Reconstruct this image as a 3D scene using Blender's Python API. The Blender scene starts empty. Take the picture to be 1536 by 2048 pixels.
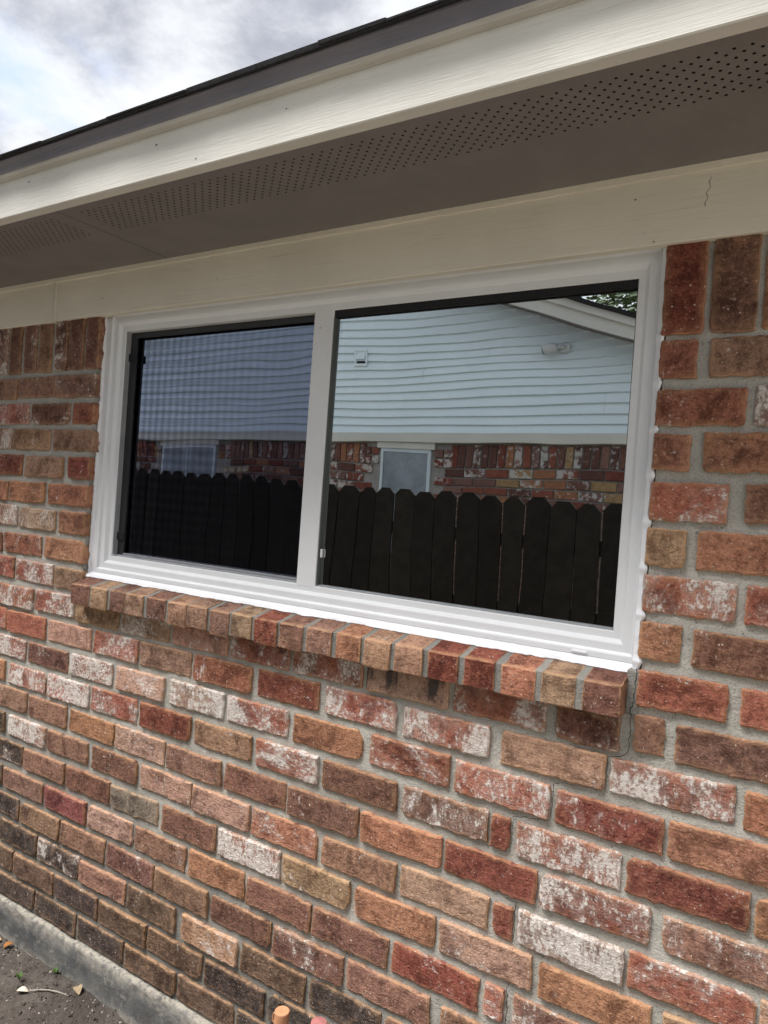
import bpy, math, random
from mathutils import Vector, Matrix, noise

scene = bpy.context.scene
col = scene.collection

# ------------------------------------------------------------------ camera
cam_data = bpy.data.cameras.new("camera")
cam_data.sensor_fit = 'VERTICAL'
cam_data.sensor_height = 24.0
cam_data.lens = 24.0 * 1437.39 / 2048.0
cam_data.clip_start = 0.02
cam_data.clip_end = 3000.0
camera = bpy.data.objects.new("camera", cam_data)
col.objects.link(camera)
cr = Vector((0.84593928, 0.52865199, 0.07009857))
cu = Vector((-0.06440315, -0.02921, 0.99749637))
cf = Vector((-0.52937602, 0.84833593, -0.00933697))
m = Matrix.Identity(4)
for i in range(3):
    m[i][0], m[i][1], m[i][2] = cr[i], cu[i], -cf[i]
m.translation = (0.0, -1.358, 1.5)
camera.matrix_world = m
scene.camera = camera

# ------------------------------------------------------------------ light
SUN_EL, SUN_AZ = 64.0, 228.0        # azimuth: degrees clockwise from +Y
scene.view_settings.view_transform = 'Standard'
scene.view_settings.look = 'None'
scene.view_settings.gamma = 1.0
scene.view_settings.use_curve_mapping = False
scene.view_settings.exposure = 2.36
scene.cycles.max_bounces = 8
scene.cycles.diffuse_bounces = 4
scene.cycles.glossy_bounces = 4
scene.cycles.transparent_max_bounces = 12
scene.cycles.caustics_reflective = False
scene.cycles.caustics_refractive = False


class NT:
    """small node-tree helper"""
    def __init__(self, tree):
        self.t = tree
        self.n = tree.nodes
        self.l = tree.links

    def new(self, kind, **kw):
        nd = self.n.new(kind)
        for k, v in kw.items():
            setattr(nd, k, v)
        return nd

    def put(self, sock, v):
        if isinstance(v, bpy.types.NodeSocket):
            self.l.new(v, sock)
        elif v is not None:
            if sock.type == 'RGBA' and not isinstance(v, (int, float)) and len(v) == 3:
                v = (*v, 1.0)
            sock.default_value = v

    def math(self, op, a, b=None, c=None, clamp=False):
        nd = self.new('ShaderNodeMath', operation=op, use_clamp=clamp)
        self.put(nd.inputs[0], a)
        if b is not None:
            self.put(nd.inputs[1], b)
        if c is not None:
            self.put(nd.inputs[2], c)
        return nd.outputs[0]

    def vmath(self, op, a, b=None, s=None):
        nd = self.new('ShaderNodeVectorMath', operation=op)
        self.put(nd.inputs[0], a)
        if b is not None:
            self.put(nd.inputs[1], b)
        if s is not None:
            self.put(nd.inputs['Scale'], s)
        return nd.outputs[0]

    def noise(self, vec, scale, detail=4.0, rough=0.55, dist=0.0, out=0):
        nd = self.new('ShaderNodeTexNoise')
        self.put(nd.inputs['Vector'], vec)
        nd.inputs['Scale'].default_value = scale
        nd.inputs['Detail'].default_value = detail
        nd.inputs['Roughness'].default_value = rough
        nd.inputs['Distortion'].default_value = dist
        return nd.outputs[out]

    def voro(self, vec, scale, feature='F1'):
        nd = self.new('ShaderNodeTexVoronoi', feature=feature)
        self.put(nd.inputs['Vector'], vec)
        nd.inputs['Scale'].default_value = scale
        return nd.outputs['Distance']

    def remap(self, v, a, b, c=0.0, d=1.0, smooth=True):
        nd = self.new('ShaderNodeMapRange')
        nd.interpolation_type = 'SMOOTHSTEP' if smooth else 'LINEAR'
        self.put(nd.inputs[0], v)
        self.put(nd.inputs[1], a)
        self.put(nd.inputs[2], b)
        self.put(nd.inputs[3], c)
        self.put(nd.inputs[4], d)
        return nd.outputs[0]

    def mix(self, f, a, b, mode='MIX'):
        nd = self.new('ShaderNodeMix', data_type='RGBA', blend_type=mode)
        self.put(nd.inputs[0], f)
        self.put(nd.inputs[6], a)
        self.put(nd.inputs[7], b)
        return nd.outputs[2]

    def scale(self, vec, sx, sy, sz):
        return self.vmath('MULTIPLY', vec, (sx, sy, sz))

    def coord(self, out='Object'):
        return self.new('ShaderNodeTexCoord').outputs[out]

    def bump(self, h, strength=0.5, dist=0.01, normal=None):
        nd = self.new('ShaderNodeBump')
        nd.inputs['Strength'].default_value = strength
        nd.inputs['Distance'].default_value = dist
        self.put(nd.inputs['Height'], h)
        if normal is not None:
            self.put(nd.inputs['Normal'], normal)
        return nd.outputs[0]


# world: physical sky seen through a broken cloud deck
world = bpy.data.worlds.new("World")
scene.world = world
world.use_nodes = True
w = NT(world.node_tree)
w.n.clear()
sky = w.new('ShaderNodeTexSky', sky_type='NISHITA', sun_disc=False)
sky.sun_elevation = math.radians(SUN_EL)
sky.sun_rotation = math.radians(SUN_AZ)
sky.air_density, sky.dust_density, sky.ozone_density = 1.0, 1.5, 1.0
d = w.coord('Generated')
sep = w.new('ShaderNodeSeparateXYZ')
w.put(sep.inputs[0], d)
zz = w.math('ADD', w.math('MAXIMUM', sep.outputs[2], 0.0), 0.16)
cmb = w.new('ShaderNodeCombineXYZ')
w.put(cmb.inputs[0], w.math('DIVIDE', sep.outputs[0], zz))
w.put(cmb.inputs[1], w.math('DIVIDE', sep.outputs[1], zz))
cmb.inputs[2].default_value = 3.7
n_big = w.noise(cmb.outputs[0], 1.15, 9.0, 0.56, 0.35)
n_shade = w.noise(w.vmath('ADD', cmb.outputs[0], (4.1, 2.3, 0.6)), 3.0, 12.0, 0.60, 0.15)
cover = w.remap(n_big, 0.22, 0.40)
shade = w.remap(n_shade, 0.34, 0.62)
cloud = w.mix(shade, (1.55, 1.62, 1.88), (3.15, 3.22, 3.35))
skymix = w.mix(cover, w.mix(0.35, sky.outputs[0], (2.1, 2.3, 2.75)), cloud)
bg = w.new('ShaderNodeBackground')
w.put(bg.inputs[0], skymix)
bg.inputs[1].default_value = 0.062
wo = w.new('ShaderNodeOutputWorld')
w.l.new(bg.outputs[0], wo.inputs[0])

sun_data = bpy.data.lights.new("sun", 'SUN')
sun_data.energy = 2.0
sun_data.angle = math.radians(38.0)
sun_data.color = (1.0, 0.965, 0.92)
sun = bpy.data.objects.new("sun", sun_data)
col.objects.link(sun)
az, el = math.radians(SUN_AZ), math.radians(SUN_EL)
sdir = Vector((math.sin(az) * math.cos(el), math.cos(az) * math.cos(el), math.sin(el)))
sun.rotation_euler = sdir.to_track_quat('Z', 'Y').to_euler()
sun.location = sdir * 20

# ------------------------------------------------------------------ materials
def material(name):
    mt = bpy.data.materials.new(name)
    mt.use_nodes = True
    t = NT(mt.node_tree)
    b = mt.node_tree.nodes['Principled BSDF']
    b.inputs['Specular IOR Level'].default_value = 0.3
    return mt, t, b


def mat_brick(soot=False, field=False):
    mt, t, b = material("brick_clay_field" if field else "brick_clay_sooty" if soot else "brick_clay")
    info = t.new('ShaderNodeObjectInfo')
    off = t.vmath('SCALE', (13.1, 7.7, 29.3), s=t.math('MULTIPLY', info.outputs['Random'], 37.0))
    p = t.vmath('ADD', t.coord('Object'), off)
    base = info.outputs['Color']
    white = info.outputs['Alpha']
    if field:                            # many bricks in one mesh: colour by island
        isl = t.new('ShaderNodeNewGeometry').outputs['Random Per Island']
        rp = t.new('ShaderNodeValToRGB')
        rp.color_ramp.interpolation = 'CONSTANT'
        cs = [(0.40, 0.135, 0.085), (0.45, 0.20, 0.11), (0.24, 0.11, 0.08), (0.44, 0.262, 0.165), (0.32, 0.17, 0.118), (0.275, 0.075, 0.05), (0.56, 0.33, 0.235)]
        el_ = rp.color_ramp.elements
        while len(el_) < len(cs):
            el_.new(0.5)
        for i_, c_ in enumerate(cs):
            el_[i_].position = i_ / len(cs)
            el_[i_].color = (*c_, 1)
        t.put(rp.inputs[0], isl)
        base = rp.outputs[0]
        white = t.math('MULTIPLY', t.math('FRACT', t.math('MULTIPLY', isl, 23.7)), 0.75)
        p = t.vmath('ADD', p, t.vmath('SCALE', (5.0, 3.0, 9.0), s=t.math('MULTIPLY', isl, 40.0)))
    blot = t.noise(p, 15.0, 8.0, 0.68, 0.6)
    blot2 = t.noise(t.vmath('ADD', p, (5.0, 3.0, 8.0)), 42.0, 6.0, 0.65, 0.3)
    fine = t.noise(p, 260.0, 4.0, 0.7)
    streak = t.noise(t.scale(p, 60.0, 60.0, 9.0), 1.0, 4.0, 0.6)
    dark = t.mix(1.0, base, (0.32, 0.28, 0.28), 'MULTIPLY')
    warm = t.mix(0.45, t.mix(1.0, base, (1.3, 1.3, 1.25), 'MULTIPLY'), (0.52, 0.27, 0.14))
    c = t.mix(t.remap(blot, 0.44, 0.64, 0.0, 0.95), base, dark)
    c = t.mix(t.remap(blot, 0.28, 0.42, 0.6, 0.0), c, warm)
    c = t.mix(t.remap(blot2, 0.52, 0.72, 0.0, 0.55), c, warm)
    c = t.mix(t.remap(streak, 0.56, 0.72, 0.0, 0.35), c, dark)
    c = t.mix(t.remap(fine, 0.34, 0.60, 0.55, 0.0), c, dark)
    mot = t.noise(t.vmath('ADD', p, (1.0, 6.0, 2.0)), 95.0, 6.0, 0.74)
    c = t.mix(t.remap(mot, 0.49, 0.64, 0.0, 0.72), c, dark)
    c = t.mix(t.remap(mot, 0.30, 0.44, 0.40, 0.0), c, warm)
    lite = t.mix(0.45, t.mix(1.0, base, (1.55, 1.55, 1.6), 'MULTIPLY'), (0.45, 0.33, 0.25))
    grain = t.noise(t.vmath('ADD', p, (9.0, 2.0, 4.0)), 150.0, 5.0, 0.78)
    c = t.mix(t.remap(grain, 0.54, 0.68, 0.0, 0.75), c, lite)
    # worn arris, paler and more orange
    rim = t.new('ShaderNodeAttribute', attribute_name='rim')
    rn = t.math('MULTIPLY', rim.outputs['Fac'], t.remap(blot2, 0.30, 0.55, 0.0, 0.85))
    c = t.mix(rn, c, t.mix(0.55, base, (0.66, 0.40, 0.22)))
    # lime / old whitewash left in patches
    rnd2 = t.math('FRACT', t.math('MULTIPLY', info.outputs['Random'], 17.3))
    vst = t.new('ShaderNodeCombineXYZ')
    t.put(vst.inputs[0], t.remap(info.outputs['Random'], 0.0, 1.0, 0.6, 1.5, smooth=False))
    vst.inputs[1].default_value = 1.0
    t.put(vst.inputs[2], t.remap(rnd2, 0.0, 1.0, 0.45, 1.4, smooth=False))
    q = t.vmath('ADD', t.vmath('MULTIPLY', p, vst.outputs[0]), (31.0, 11.0, 17.0))
    patch = t.noise(q, 13.0, 8.0, 0.66, 0.5)
    grit = t.noise(q, 120.0, 5.0, 0.7)
    pv = t.math('ADD', patch, t.math('MULTIPLY', t.math('SUBTRACT', grit, 0.5), 0.85))
    thr = t.remap(white, 0.0, 1.0, 0.71, 0.36, smooth=False)
    wm = t.remap(pv, t.math('SUBTRACT', thr, 0.035), t.math('ADD', thr, 0.11), 0.0, 1.0)
    wm = t.math('MULTIPLY', wm, t.remap(white, 0.0, 0.5, 0.68, 0.86))
    wc = t.mix(t.remap(grit, 0.35, 0.65), (0.53, 0.46, 0.42), (0.74, 0.70, 0.66))
    film = t.math('MULTIPLY', t.remap(patch, t.math('SUBTRACT', thr, 0.14), t.math('ADD', thr, 0.06), 0.0, 0.30), t.remap(white, 0.05, 0.4))
    c = t.mix(film, c, (0.62, 0.50, 0.44))
    c = t.mix(wm, c, wc)
    if soot:
        so_ = t.new('ShaderNodeSeparateXYZ')
        t.put(so_.inputs[0], t.coord('Object'))
        run = t.noise(t.scale(t.coord('Object'), 24.0, 1.0, 5.0), 1.0, 5.0, 0.55, 0.4)
        up = t.remap(t.math('ADD', so_.outputs[2], t.math('MULTIPLY', t.math('SUBTRACT', run, 0.5), 0.16)), -0.012, 0.016)
        c = t.mix(t.math('MULTIPLY', up, t.remap(run, 0.47, 0.57, 0.0, 0.85)), c, (0.045, 0.043, 0.046))
    # lone lime specks
    sp = t.voro(q, 95.0)
    c = t.mix(t.math('MULTIPLY', t.remap(sp, 0.08, 0.16, 1.0, 0.0), t.remap(blot2, 0.50, 0.56, 0.0, 0.85)), c, (0.66, 0.60, 0.53))
    t.put(b.inputs['Base Color'], c)
    b.inputs['Roughness'].default_value = 0.93
    b.inputs['Specular IOR Level'].default_value = 0.2
    crack = t.noise(t.scale(p, 30.0, 30.0, 85.0), 1.0, 6.0, 0.7, 0.8)
    pit = t.remap(t.voro(t.vmath('ADD', p, (3.0, 9.0, 1.0)), 60.0), 0.05, 0.20)
    h = t.math('ADD', t.math('MULTIPLY', blot2, 0.7), t.math('MULTIPLY', fine, 0.30))
    h = t.math('ADD', h, t.math('MULTIPLY', crack, 0.55))
    h = t.math('ADD', h, t.math('MULTIPLY', pit, 0.16))
    h = t.math('ADD', h, t.math('MULTIPLY', wm, 0.10))
    t.put(b.inputs['Normal'], t.bump(h, 1.0, 0.0085))
    return mt


def mat_mortar(name, ca, cb):
    mt, t, b = material(name)
    p = t.coord('Object')
    n1 = t.noise(p, 6.0, 5.0, 0.6)
    n2 = t.noise(p, 240.0, 3.0, 0.7)
    n3 = t.noise(p, 38.0, 6.0, 0.65)
    c = t.mix(t.remap(n1, 0.35, 0.65), ca, cb)
    c = t.mix(t.remap(n2, 0.30, 0.52, 0.45, 0.0), c, (0.10, 0.095, 0.085))
    c = t.mix(t.remap(n3, 0.55, 0.75, 0.0, 0.4), c, (0.46, 0.44, 0.40))
    hole = t.remap(t.voro(p, 70.0), 0.06, 0.12, 1.0, 0.0)
    hole = t.math('MULTIPLY', hole, t.remap(n3, 0.50, 0.56))
    c = t.mix(t.math('MULTIPLY', hole, 0.75), c, (0.05, 0.047, 0.042))
    # old splash staining rising from the soil in an uneven tide line
    sp = t.new('ShaderNodeSeparateXYZ')
    t.put(sp.inputs[0], p)
    tide = t.math('ADD', sp.outputs[2], t.math('MULTIPLY', t.math('SUBTRACT', n1, 0.5), 0.5))
    tide = t.math('ADD', tide, t.math('MULTIPLY', sp.outputs[0], 0.16))
    st = t.remap(tide, -0.12, 0.36, 0.62, 0.0)
    c = t.mix(st, c, (0.105, 0.105, 0.10))
    t.put(b.inputs['Base Color'], c)
    b.inputs['Roughness'].default_value = 0.97
    b.inputs['Specular IOR Level'].default_value = 0.15
    h = t.math('ADD', t.math('MULTIPLY', n2, 0.45), t.math('MULTIPLY', n3, 0.8))
    h = t.math('SUBTRACT', h, t.math('MULTIPLY', hole, 0.5))
    t.put(b.inputs['Normal'], t.bump(h, 0.9, 0.006))
    return mt


def mat_board(name, c1, c2, grain=0.6, speck=0.25, rough=0.55):
    """painted fibre / wood board with grain embossed along X"""
    mt, t, b = material(name)
    p = t.coord('Object')
    g = t.noise(t.scale(p, 9.0, 250.0, 250.0), 1.0, 5.0, 0.6, 0.35)
    g2 = t.noise(t.scale(p, 17.0, 420.0, 420.0), 1.0, 3.0, 0.6)
    n = t.noise(p, 3.5, 5.0, 0.6)
    s = t.noise(p, 55.0, 4.0, 0.7)
    c = t.mix(t.remap(n, 0.35, 0.68), c1, c2)
    c = t.mix(t.remap(g, 0.28, 0.46, 0.28, 0.0), c, t.mix(1.0, c1, (0.62, 0.58, 0.52), 'MULTIPLY'))
    c = t.mix(t.remap(s, 0.66, 0.80, 0.0, speck), c, (0.16, 0.14, 0.11))
    t.put(b.inputs['Base Color'], c)
    b.inputs['Roughness'].default_value = rough
    h = t.math('ADD', t.math('MULTIPLY', g, 1.0), t.math('MULTIPLY', g2, 0.35))
    t.put(b.inputs['Normal'], t.bump(h, grain, 0.004))
    return mt


def mat_plain(name, c, rough=0.5, var=0.12, vscale=20.0, bump=0.1, spec=0.3, metal=0.0):
    mt, t, b = material(name)
    p = t.coord('Object')
    n = t.noise(p, vscale, 6.0, 0.62)
    lo = tuple(v * (1 - var) for v in c)
    hi = tuple(min(1, v * (1 + var)) for v in c)
    t.put(b.inputs['Base Color'], t.mix(t.remap(n, 0.3, 0.7), lo, hi))
    b.inputs['Roughness'].default_value = rough
    b.inputs['Specular IOR Level'].default_value = spec
    b.inputs['Metallic'].default_value = metal
    if bump:
        t.put(b.inputs['Normal'], t.bump(t.noise(p, vscale * 9, 4.0, 0.65), bump, 0.003))
    return mt


def mat_glass():
    """coated window glass: a mirror-like coat over a dark clear body"""
    mt, t, b = material("coated_glass")
    t.n.remove(b)
    out = [x for x in t.n if x.type == 'OUTPUT_MATERIAL'][0]
    p = t.coord('Object')
    gl = t.new('ShaderNodeBsdfGlossy')
    gl.inputs['Color'].default_value = (0.88, 0.95, 0.97, 1)
    gl.inputs['Roughness'].default_value = 0.0
    t.put(gl.inputs['Normal'], t.bump(t.noise(t.scale(p, 1.0, 1.0, 1.5), 3.0, 1.0, 0.4), 0.2, 0.004))
    tr = t.new('ShaderNodeBsdfTransparent')
    tr.inputs['Color'].default_value = (0.34, 0.37, 0.36, 1)
    mx = t.new('ShaderNodeMixShader')
    mx.inputs[0].default_value = 0.88
    t.l.new(tr.outputs[0], mx.inputs[1])
    t.l.new(gl.outputs[0], mx.inputs[2])
    t.l.new(mx.outputs[0], out.inputs[0])
    return mt


def mat_clear():
    mt, t, b = material("clear_body")
    t.n.remove(b)
    out = [x for x in t.n if x.type == 'OUTPUT_MATERIAL'][0]
    tr = t.new('ShaderNodeBsdfTransparent')
    tr.inputs['Color'].default_value = (0.8, 0.85, 0.83, 1)
    t.l.new(tr.outputs[0], out.inputs[0])
    return mt


def mat_screen():
    """fine woven insect mesh: mostly open, moire with its reflection painted as a soft grid"""
    mt, t, b = material("screen_weave")
    out = [x for x in t.n if x.type == 'OUTPUT_MATERIAL'][0]
    p = t.coord('Object')
    wob = t.noise(p, 7.0, 2.0, 0.5, out=1)
    q = t.vmath('ADD', p, t.vmath('SCALE', wob, s=0.012))
    s = t.new('ShaderNodeSeparateXYZ')
    t.put(s.inputs[0], q)
    gx = t.math('SINE', t.math('MULTIPLY', s.outputs[0], 2 * math.pi / 0.0275))
    gz = t.math('SINE', t.math('MULTIPLY', s.outputs[2], 2 * math.pi / 0.0285))
    g = t.math('MULTIPLY', t.math('ADD', gx, gz), 0.5)
    amp = t.remap(s.outputs[0], -1.75, -1.15, 0.13, 0.035)
    open_ = t.math('ADD', 0.65, t.math('MULTIPLY', g, amp), clamp=True)  # moire of mesh and reflection, put into the opacity
    b.inputs['Base Color'].default_value = (0.004, 0.004, 0.005, 1)
    b.inputs['Roughness'].default_value = 0.9
    b.inputs['Specular IOR Level'].default_value = 0.0
    tr = t.new('ShaderNodeBsdfTransparent')
    tr.inputs['Color'].default_value = (0.88, 0.89, 1.0, 1)
    mx = t.new('ShaderNodeMixShader')
    t.put(mx.inputs[0], open_)
    t.l.new(b.outputs[0], mx.inputs[1])
    t.l.new(tr.outputs[0], mx.inputs[2])
    t.l.new(mx.outputs[0], out.inputs[0])
    return mt


def mat_soil():
    mt, t, b = material("soil")
    p = t.coord('Object')
    n1 = t.noise(p, 3.2, 6.0, 0.6)
    n2 = t.noise(p, 28.0, 8.0, 0.7)
    n3 = t.noise(p, 210.0, 4.0, 0.7)
    c = t.mix(t.remap(n1, 0.34, 0.66), (0.075, 0.063, 0.056), (0.135, 0.12, 0.107))
    c = t.mix(t.remap(n2, 0.36, 0.62, 0.6, 0.0), c, (0.05, 0.040, 0.034))
    c = t.mix(t.remap(n3, 0.58, 0.72, 0.0, 0.5), c, (0.28, 0.25, 0.21))
    sp = t.new('ShaderNodeSeparateXYZ')
    t.put(sp.inputs[0], p)
    bounce_pale = t.remap(t.math('ADD', sp.outputs[1], t.math('MULTIPLY', t.math('SUBTRACT', n1, 0.5), 1.2)), -0.6, -1.3, 0.0, 0.8)  # unseen ground away from the wall made pale to bounce light under the eave
    c = t.mix(bounce_pale, c, t.mix(t.remap(n2, 0.35, 0.65), (0.38, 0.35, 0.28), (0.50, 0.47, 0.39)))
    t.put(b.inputs['Base Color'], c)
    b.inputs['Roughness'].default_value = 0.98
    b.inputs['Specular IOR Level'].default_value = 0.12
    h = t.math('ADD', t.math('MULTIPLY', n2, 0.8), t.math('MULTIPLY', n3, 0.4))
    t.put(b.inputs['Normal'], t.bump(h, 1.0, 0.016))
    return mt


def mat_concrete():
    mt, t, b = material("footing_concrete")
    p = t.coord('Object')
    n1 = t.noise(p, 7.0, 7.0, 0.62, 0.4)
    n2 = t.noise(p, 45.0, 6.0, 0.68)
    n3 = t.noise(p, 300.0, 3.0, 0.6)
    c = t.mix(t.remap(n1, 0.34, 0.66), (0.058, 0.061, 0.068), (0.145, 0.143, 0.136))
    c = t.mix(t.remap(n2, 0.54, 0.72, 0.0, 0.5), c, (0.40, 0.37, 0.32))
    rim = t.new('ShaderNodeAttribute', attribute_name='rim')
    c = t.mix(t.math('MULTIPLY', rim.outputs['Fac'], t.remap(n2, 0.36, 0.56, 0.15, 0.85)), c, (0.34, 0.31, 0.26))
    c = t.mix(t.remap(n3, 0.28, 0.42, 0.4, 0.0), c, (0.06, 0.06, 0.06))
    n4 = t.noise(t.scale(p, 1.0, 1.0, 2.2), 14.0, 7.0, 0.7, 0.6)
    c = t.mix(t.remap(n4, 0.50, 0.64, 0.0, 0.75), c, (0.085, 0.078, 0.07))
    t.put(b.inputs['Base Color'], c)
    b.inputs['Roughness'].default_value = 0.95
    h = t.math('ADD', t.math('MULTIPLY', n2, 0.6), t.math('MULTIPLY', n3, 0.25))
    t.put(b.inputs['Normal'], t.bump(h, 0.7, 0.006))
    return mt


def mat_tint(name, rough=0.9, var=0.5, vscale=40.0, bump=0.5, white=(0.6, 0.57, 0.53)):
    """base colour from the object's own colour, alpha = pale patches"""
    mt, t, b = material(name)
    info = t.new('ShaderNodeObjectInfo')
    p = t.vmath('ADD', t.coord('Object'), t.vmath('SCALE', (13.1, 7.7, 29.3), s=t.math('MULTIPLY', info.outputs['Random'], 37.0)))
    n = t.noise(p, vscale, 6.0, 0.65)
    c = t.mix(t.remap(n, 0.35, 0.68, 0.0, var), info.outputs['Color'], t.mix(1.0, info.outputs['Color'], (0.4, 0.38, 0.36), 'MULTIPLY'))
    n2 = t.noise(t.vmath('ADD', p, (3, 3, 3)), vscale * 0.6, 6.0, 0.65)
    thr = t.remap(info.outputs['Alpha'], 0.0, 1.0, 0.82, 0.32, smooth=False)
    wm = t.remap(n2, thr, t.math('ADD', thr, 0.1), 0.0, 0.85)
    c = t.mix(wm, c, white)
    t.put(b.inputs['Base Color'], c)
    b.inputs['Roughness'].default_value = rough
    b.inputs['Specular IOR Level'].default_value = 0.1
    if bump:
        t.put(b.inputs['Normal'], t.bump(t.noise(p, vscale * 4, 5.0, 0.65), bump, 0.005))
    return mt


M = {
    'brick': mat_brick(),
    'sooty': mat_brick(True),
    'brick_field': mat_brick(False, True),
    'mortar': mat_mortar("mortar", (0.36, 0.345, 0.31), (0.46, 0.44, 0.40)),
    'far_mortar': mat_mortar("far_mortar", (0.25, 0.24, 0.22), (0.32, 0.30, 0.28)),
    'fascia': mat_board("fascia_paint", (0.64, 0.63, 0.585), (0.70, 0.69, 0.645), 0.28, 0.2),
    'mould': mat_board("mould_shaded_paint", (0.50, 0.475, 0.44), (0.57, 0.545, 0.50), 0.7, 0.2),  # greyed to carry the overhang's shade on the white board
    'mould_shade': mat_board("mould_shade_paint", (0.17, 0.168, 0.205), (0.215, 0.21, 0.245), 0.4, 0.1, 0.45),  # shade below the shingles, put into a slate colour
    'frieze': mat_board("frieze_paint", (0.70, 0.655, 0.57), (0.76, 0.715, 0.625), 0.12, 0.25),
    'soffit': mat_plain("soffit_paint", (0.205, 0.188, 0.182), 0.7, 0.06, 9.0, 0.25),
    'vinyl': mat_plain("white_vinyl", (0.715, 0.73, 0.755), 0.38, 0.025, 6.0, 0.02, 0.4),
    'sealant': mat_plain("white_sealant", (0.75, 0.765, 0.80), 0.45, 0.03, 30.0, 0.25, 0.4),
    'gasket': mat_plain("black_gasket", (0.014, 0.014, 0.016), 0.5, 0.1, 20.0, 0.0),
    'screen_bar': mat_plain("screen_frame_paint", (0.030, 0.031, 0.034), 0.45, 0.1, 20.0, 0.0),
    'bead': mat_plain("bead_rubber", (0.085, 0.095, 0.09), 0.5, 0.1, 20.0, 0.0),
    'track': mat_plain("track_metal", (0.30, 0.31, 0.33), 0.4, 0.1, 20.0, 0.0),
    'glass': mat_glass(),
    'clear': mat_clear(),
    'screen': mat_screen(),
    'soil': mat_soil(),
    'concrete': mat_concrete(),
    'shingle': mat_tint("asphalt_granules", 0.97, 0.6, 120.0, 1.0),
    'room': mat_plain("room_dark_paint", (0.02, 0.02, 0.021), 0.9, 0.1, 3.0, 0.0),
    'crack': mat_plain("crack_void", (0.05, 0.046, 0.04), 1.0, 0.2, 60.0, 0.0),
    'fence': mat_tint("dark_fence_stain", 0.85, 0.5, 14.0, 0.4, (0.10, 0.09, 0.08)),
    'far_brick': mat_tint("far_brick_clay", 0.93, 0.55, 34.0, 0.5, (0.46, 0.44, 0.42)),
    'siding': mat_plain("siding_vinyl", (0.70, 0.79, 0.83), 0.5, 0.03, 2.0, 0.05),
    'far_trim': mat_plain("far_trim_paint", (0.55, 0.54, 0.49), 0.6, 0.05, 3.0, 0.05),
    'far_glass': mat_plain("far_window_glass", (0.20, 0.23, 0.26), 0.25, 0.35, 2.5, 0.0, 0.6),
    'far_frame': mat_plain("far_window_metal", (0.50, 0.56, 0.60), 0.4, 0.05, 8.0, 0.0, 0.5),
    'dimple': mat_plain("nail_dimple_grime", (0.13, 0.11, 0.085), 0.9, 0.3, 80.0, 0.0),
    'lamp': mat_plain("lamp_paint", (0.55, 0.57, 0.58), 0.4, 0.05, 8.0, 0.0, 0.5),
    'leaf_dry': mat_tint("dry_leaf", 0.8, 0.5, 60.0, 0.3),
    'weed': mat_tint("weed_green", 0.6, 0.4, 60.0, 0.2),
    'leaf_tree': mat_tint("tree_leaf", 0.6, 0.4, 20.0, 0.0),
    'bark': mat_plain("bark", (0.09, 0.07, 0.055), 0.95, 0.4, 14.0, 0.8),
    'stone': mat_plain("pebble_stone", (0.24, 0.215, 0.185), 0.95, 0.55, 18.0, 0.3),
    'cap_orange': mat_plain("orange_cap", (0.47, 0.23, 0.125), 0.55, 0.15, 50.0, 0.15),
    'cap_pink': mat_plain("pink_cap", (0.32, 0.125, 0.12), 0.55, 0.2, 50.0, 0.15),
    'pipe': mat_plain("grey_pipe", (0.16, 0.175, 0.20), 0.5, 0.15, 30.0, 0.1),
}

# ------------------------------------------------------------------ mesh helpers
def link(o, parent=None):
    col.objects.link(o)
    if parent is not None:
        o.parent = parent
    return o


def mesh_obj(name, verts, faces, mat, parent=None, smooth=False, loc=None, mats=None, fmat=None):
    me = bpy.data.meshes.new(name)
    me.from_pydata([tuple(v) for v in verts], [], faces)
    for mm in (mats or [mat]):
        me.materials.append(mm)
    if fmat:
        me.polygons.foreach_set('material_index', fmat)
    if smooth:
        me.polygons.foreach_set('use_smooth', [True] * len(me.polygons))
    me.update()
    o = bpy.data.objects.new(name, me)
    if loc is not None:
        o.location = loc
    return link(o, parent)


def tag(o, label=None, category=None, group=None, kind=None):
    if label:
        o['label'] = label
    if category:
        o['category'] = category
    if group:
        o['group'] = group
    if kind:
        o['kind'] = kind
    return o


def thing(name, loc, label, category, group=None):
    o = bpy.data.objects.new(name, None)
    o.empty_display_size = 0.1
    o.location = loc
    link(o)
    return tag(o, label, category, group)


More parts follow.
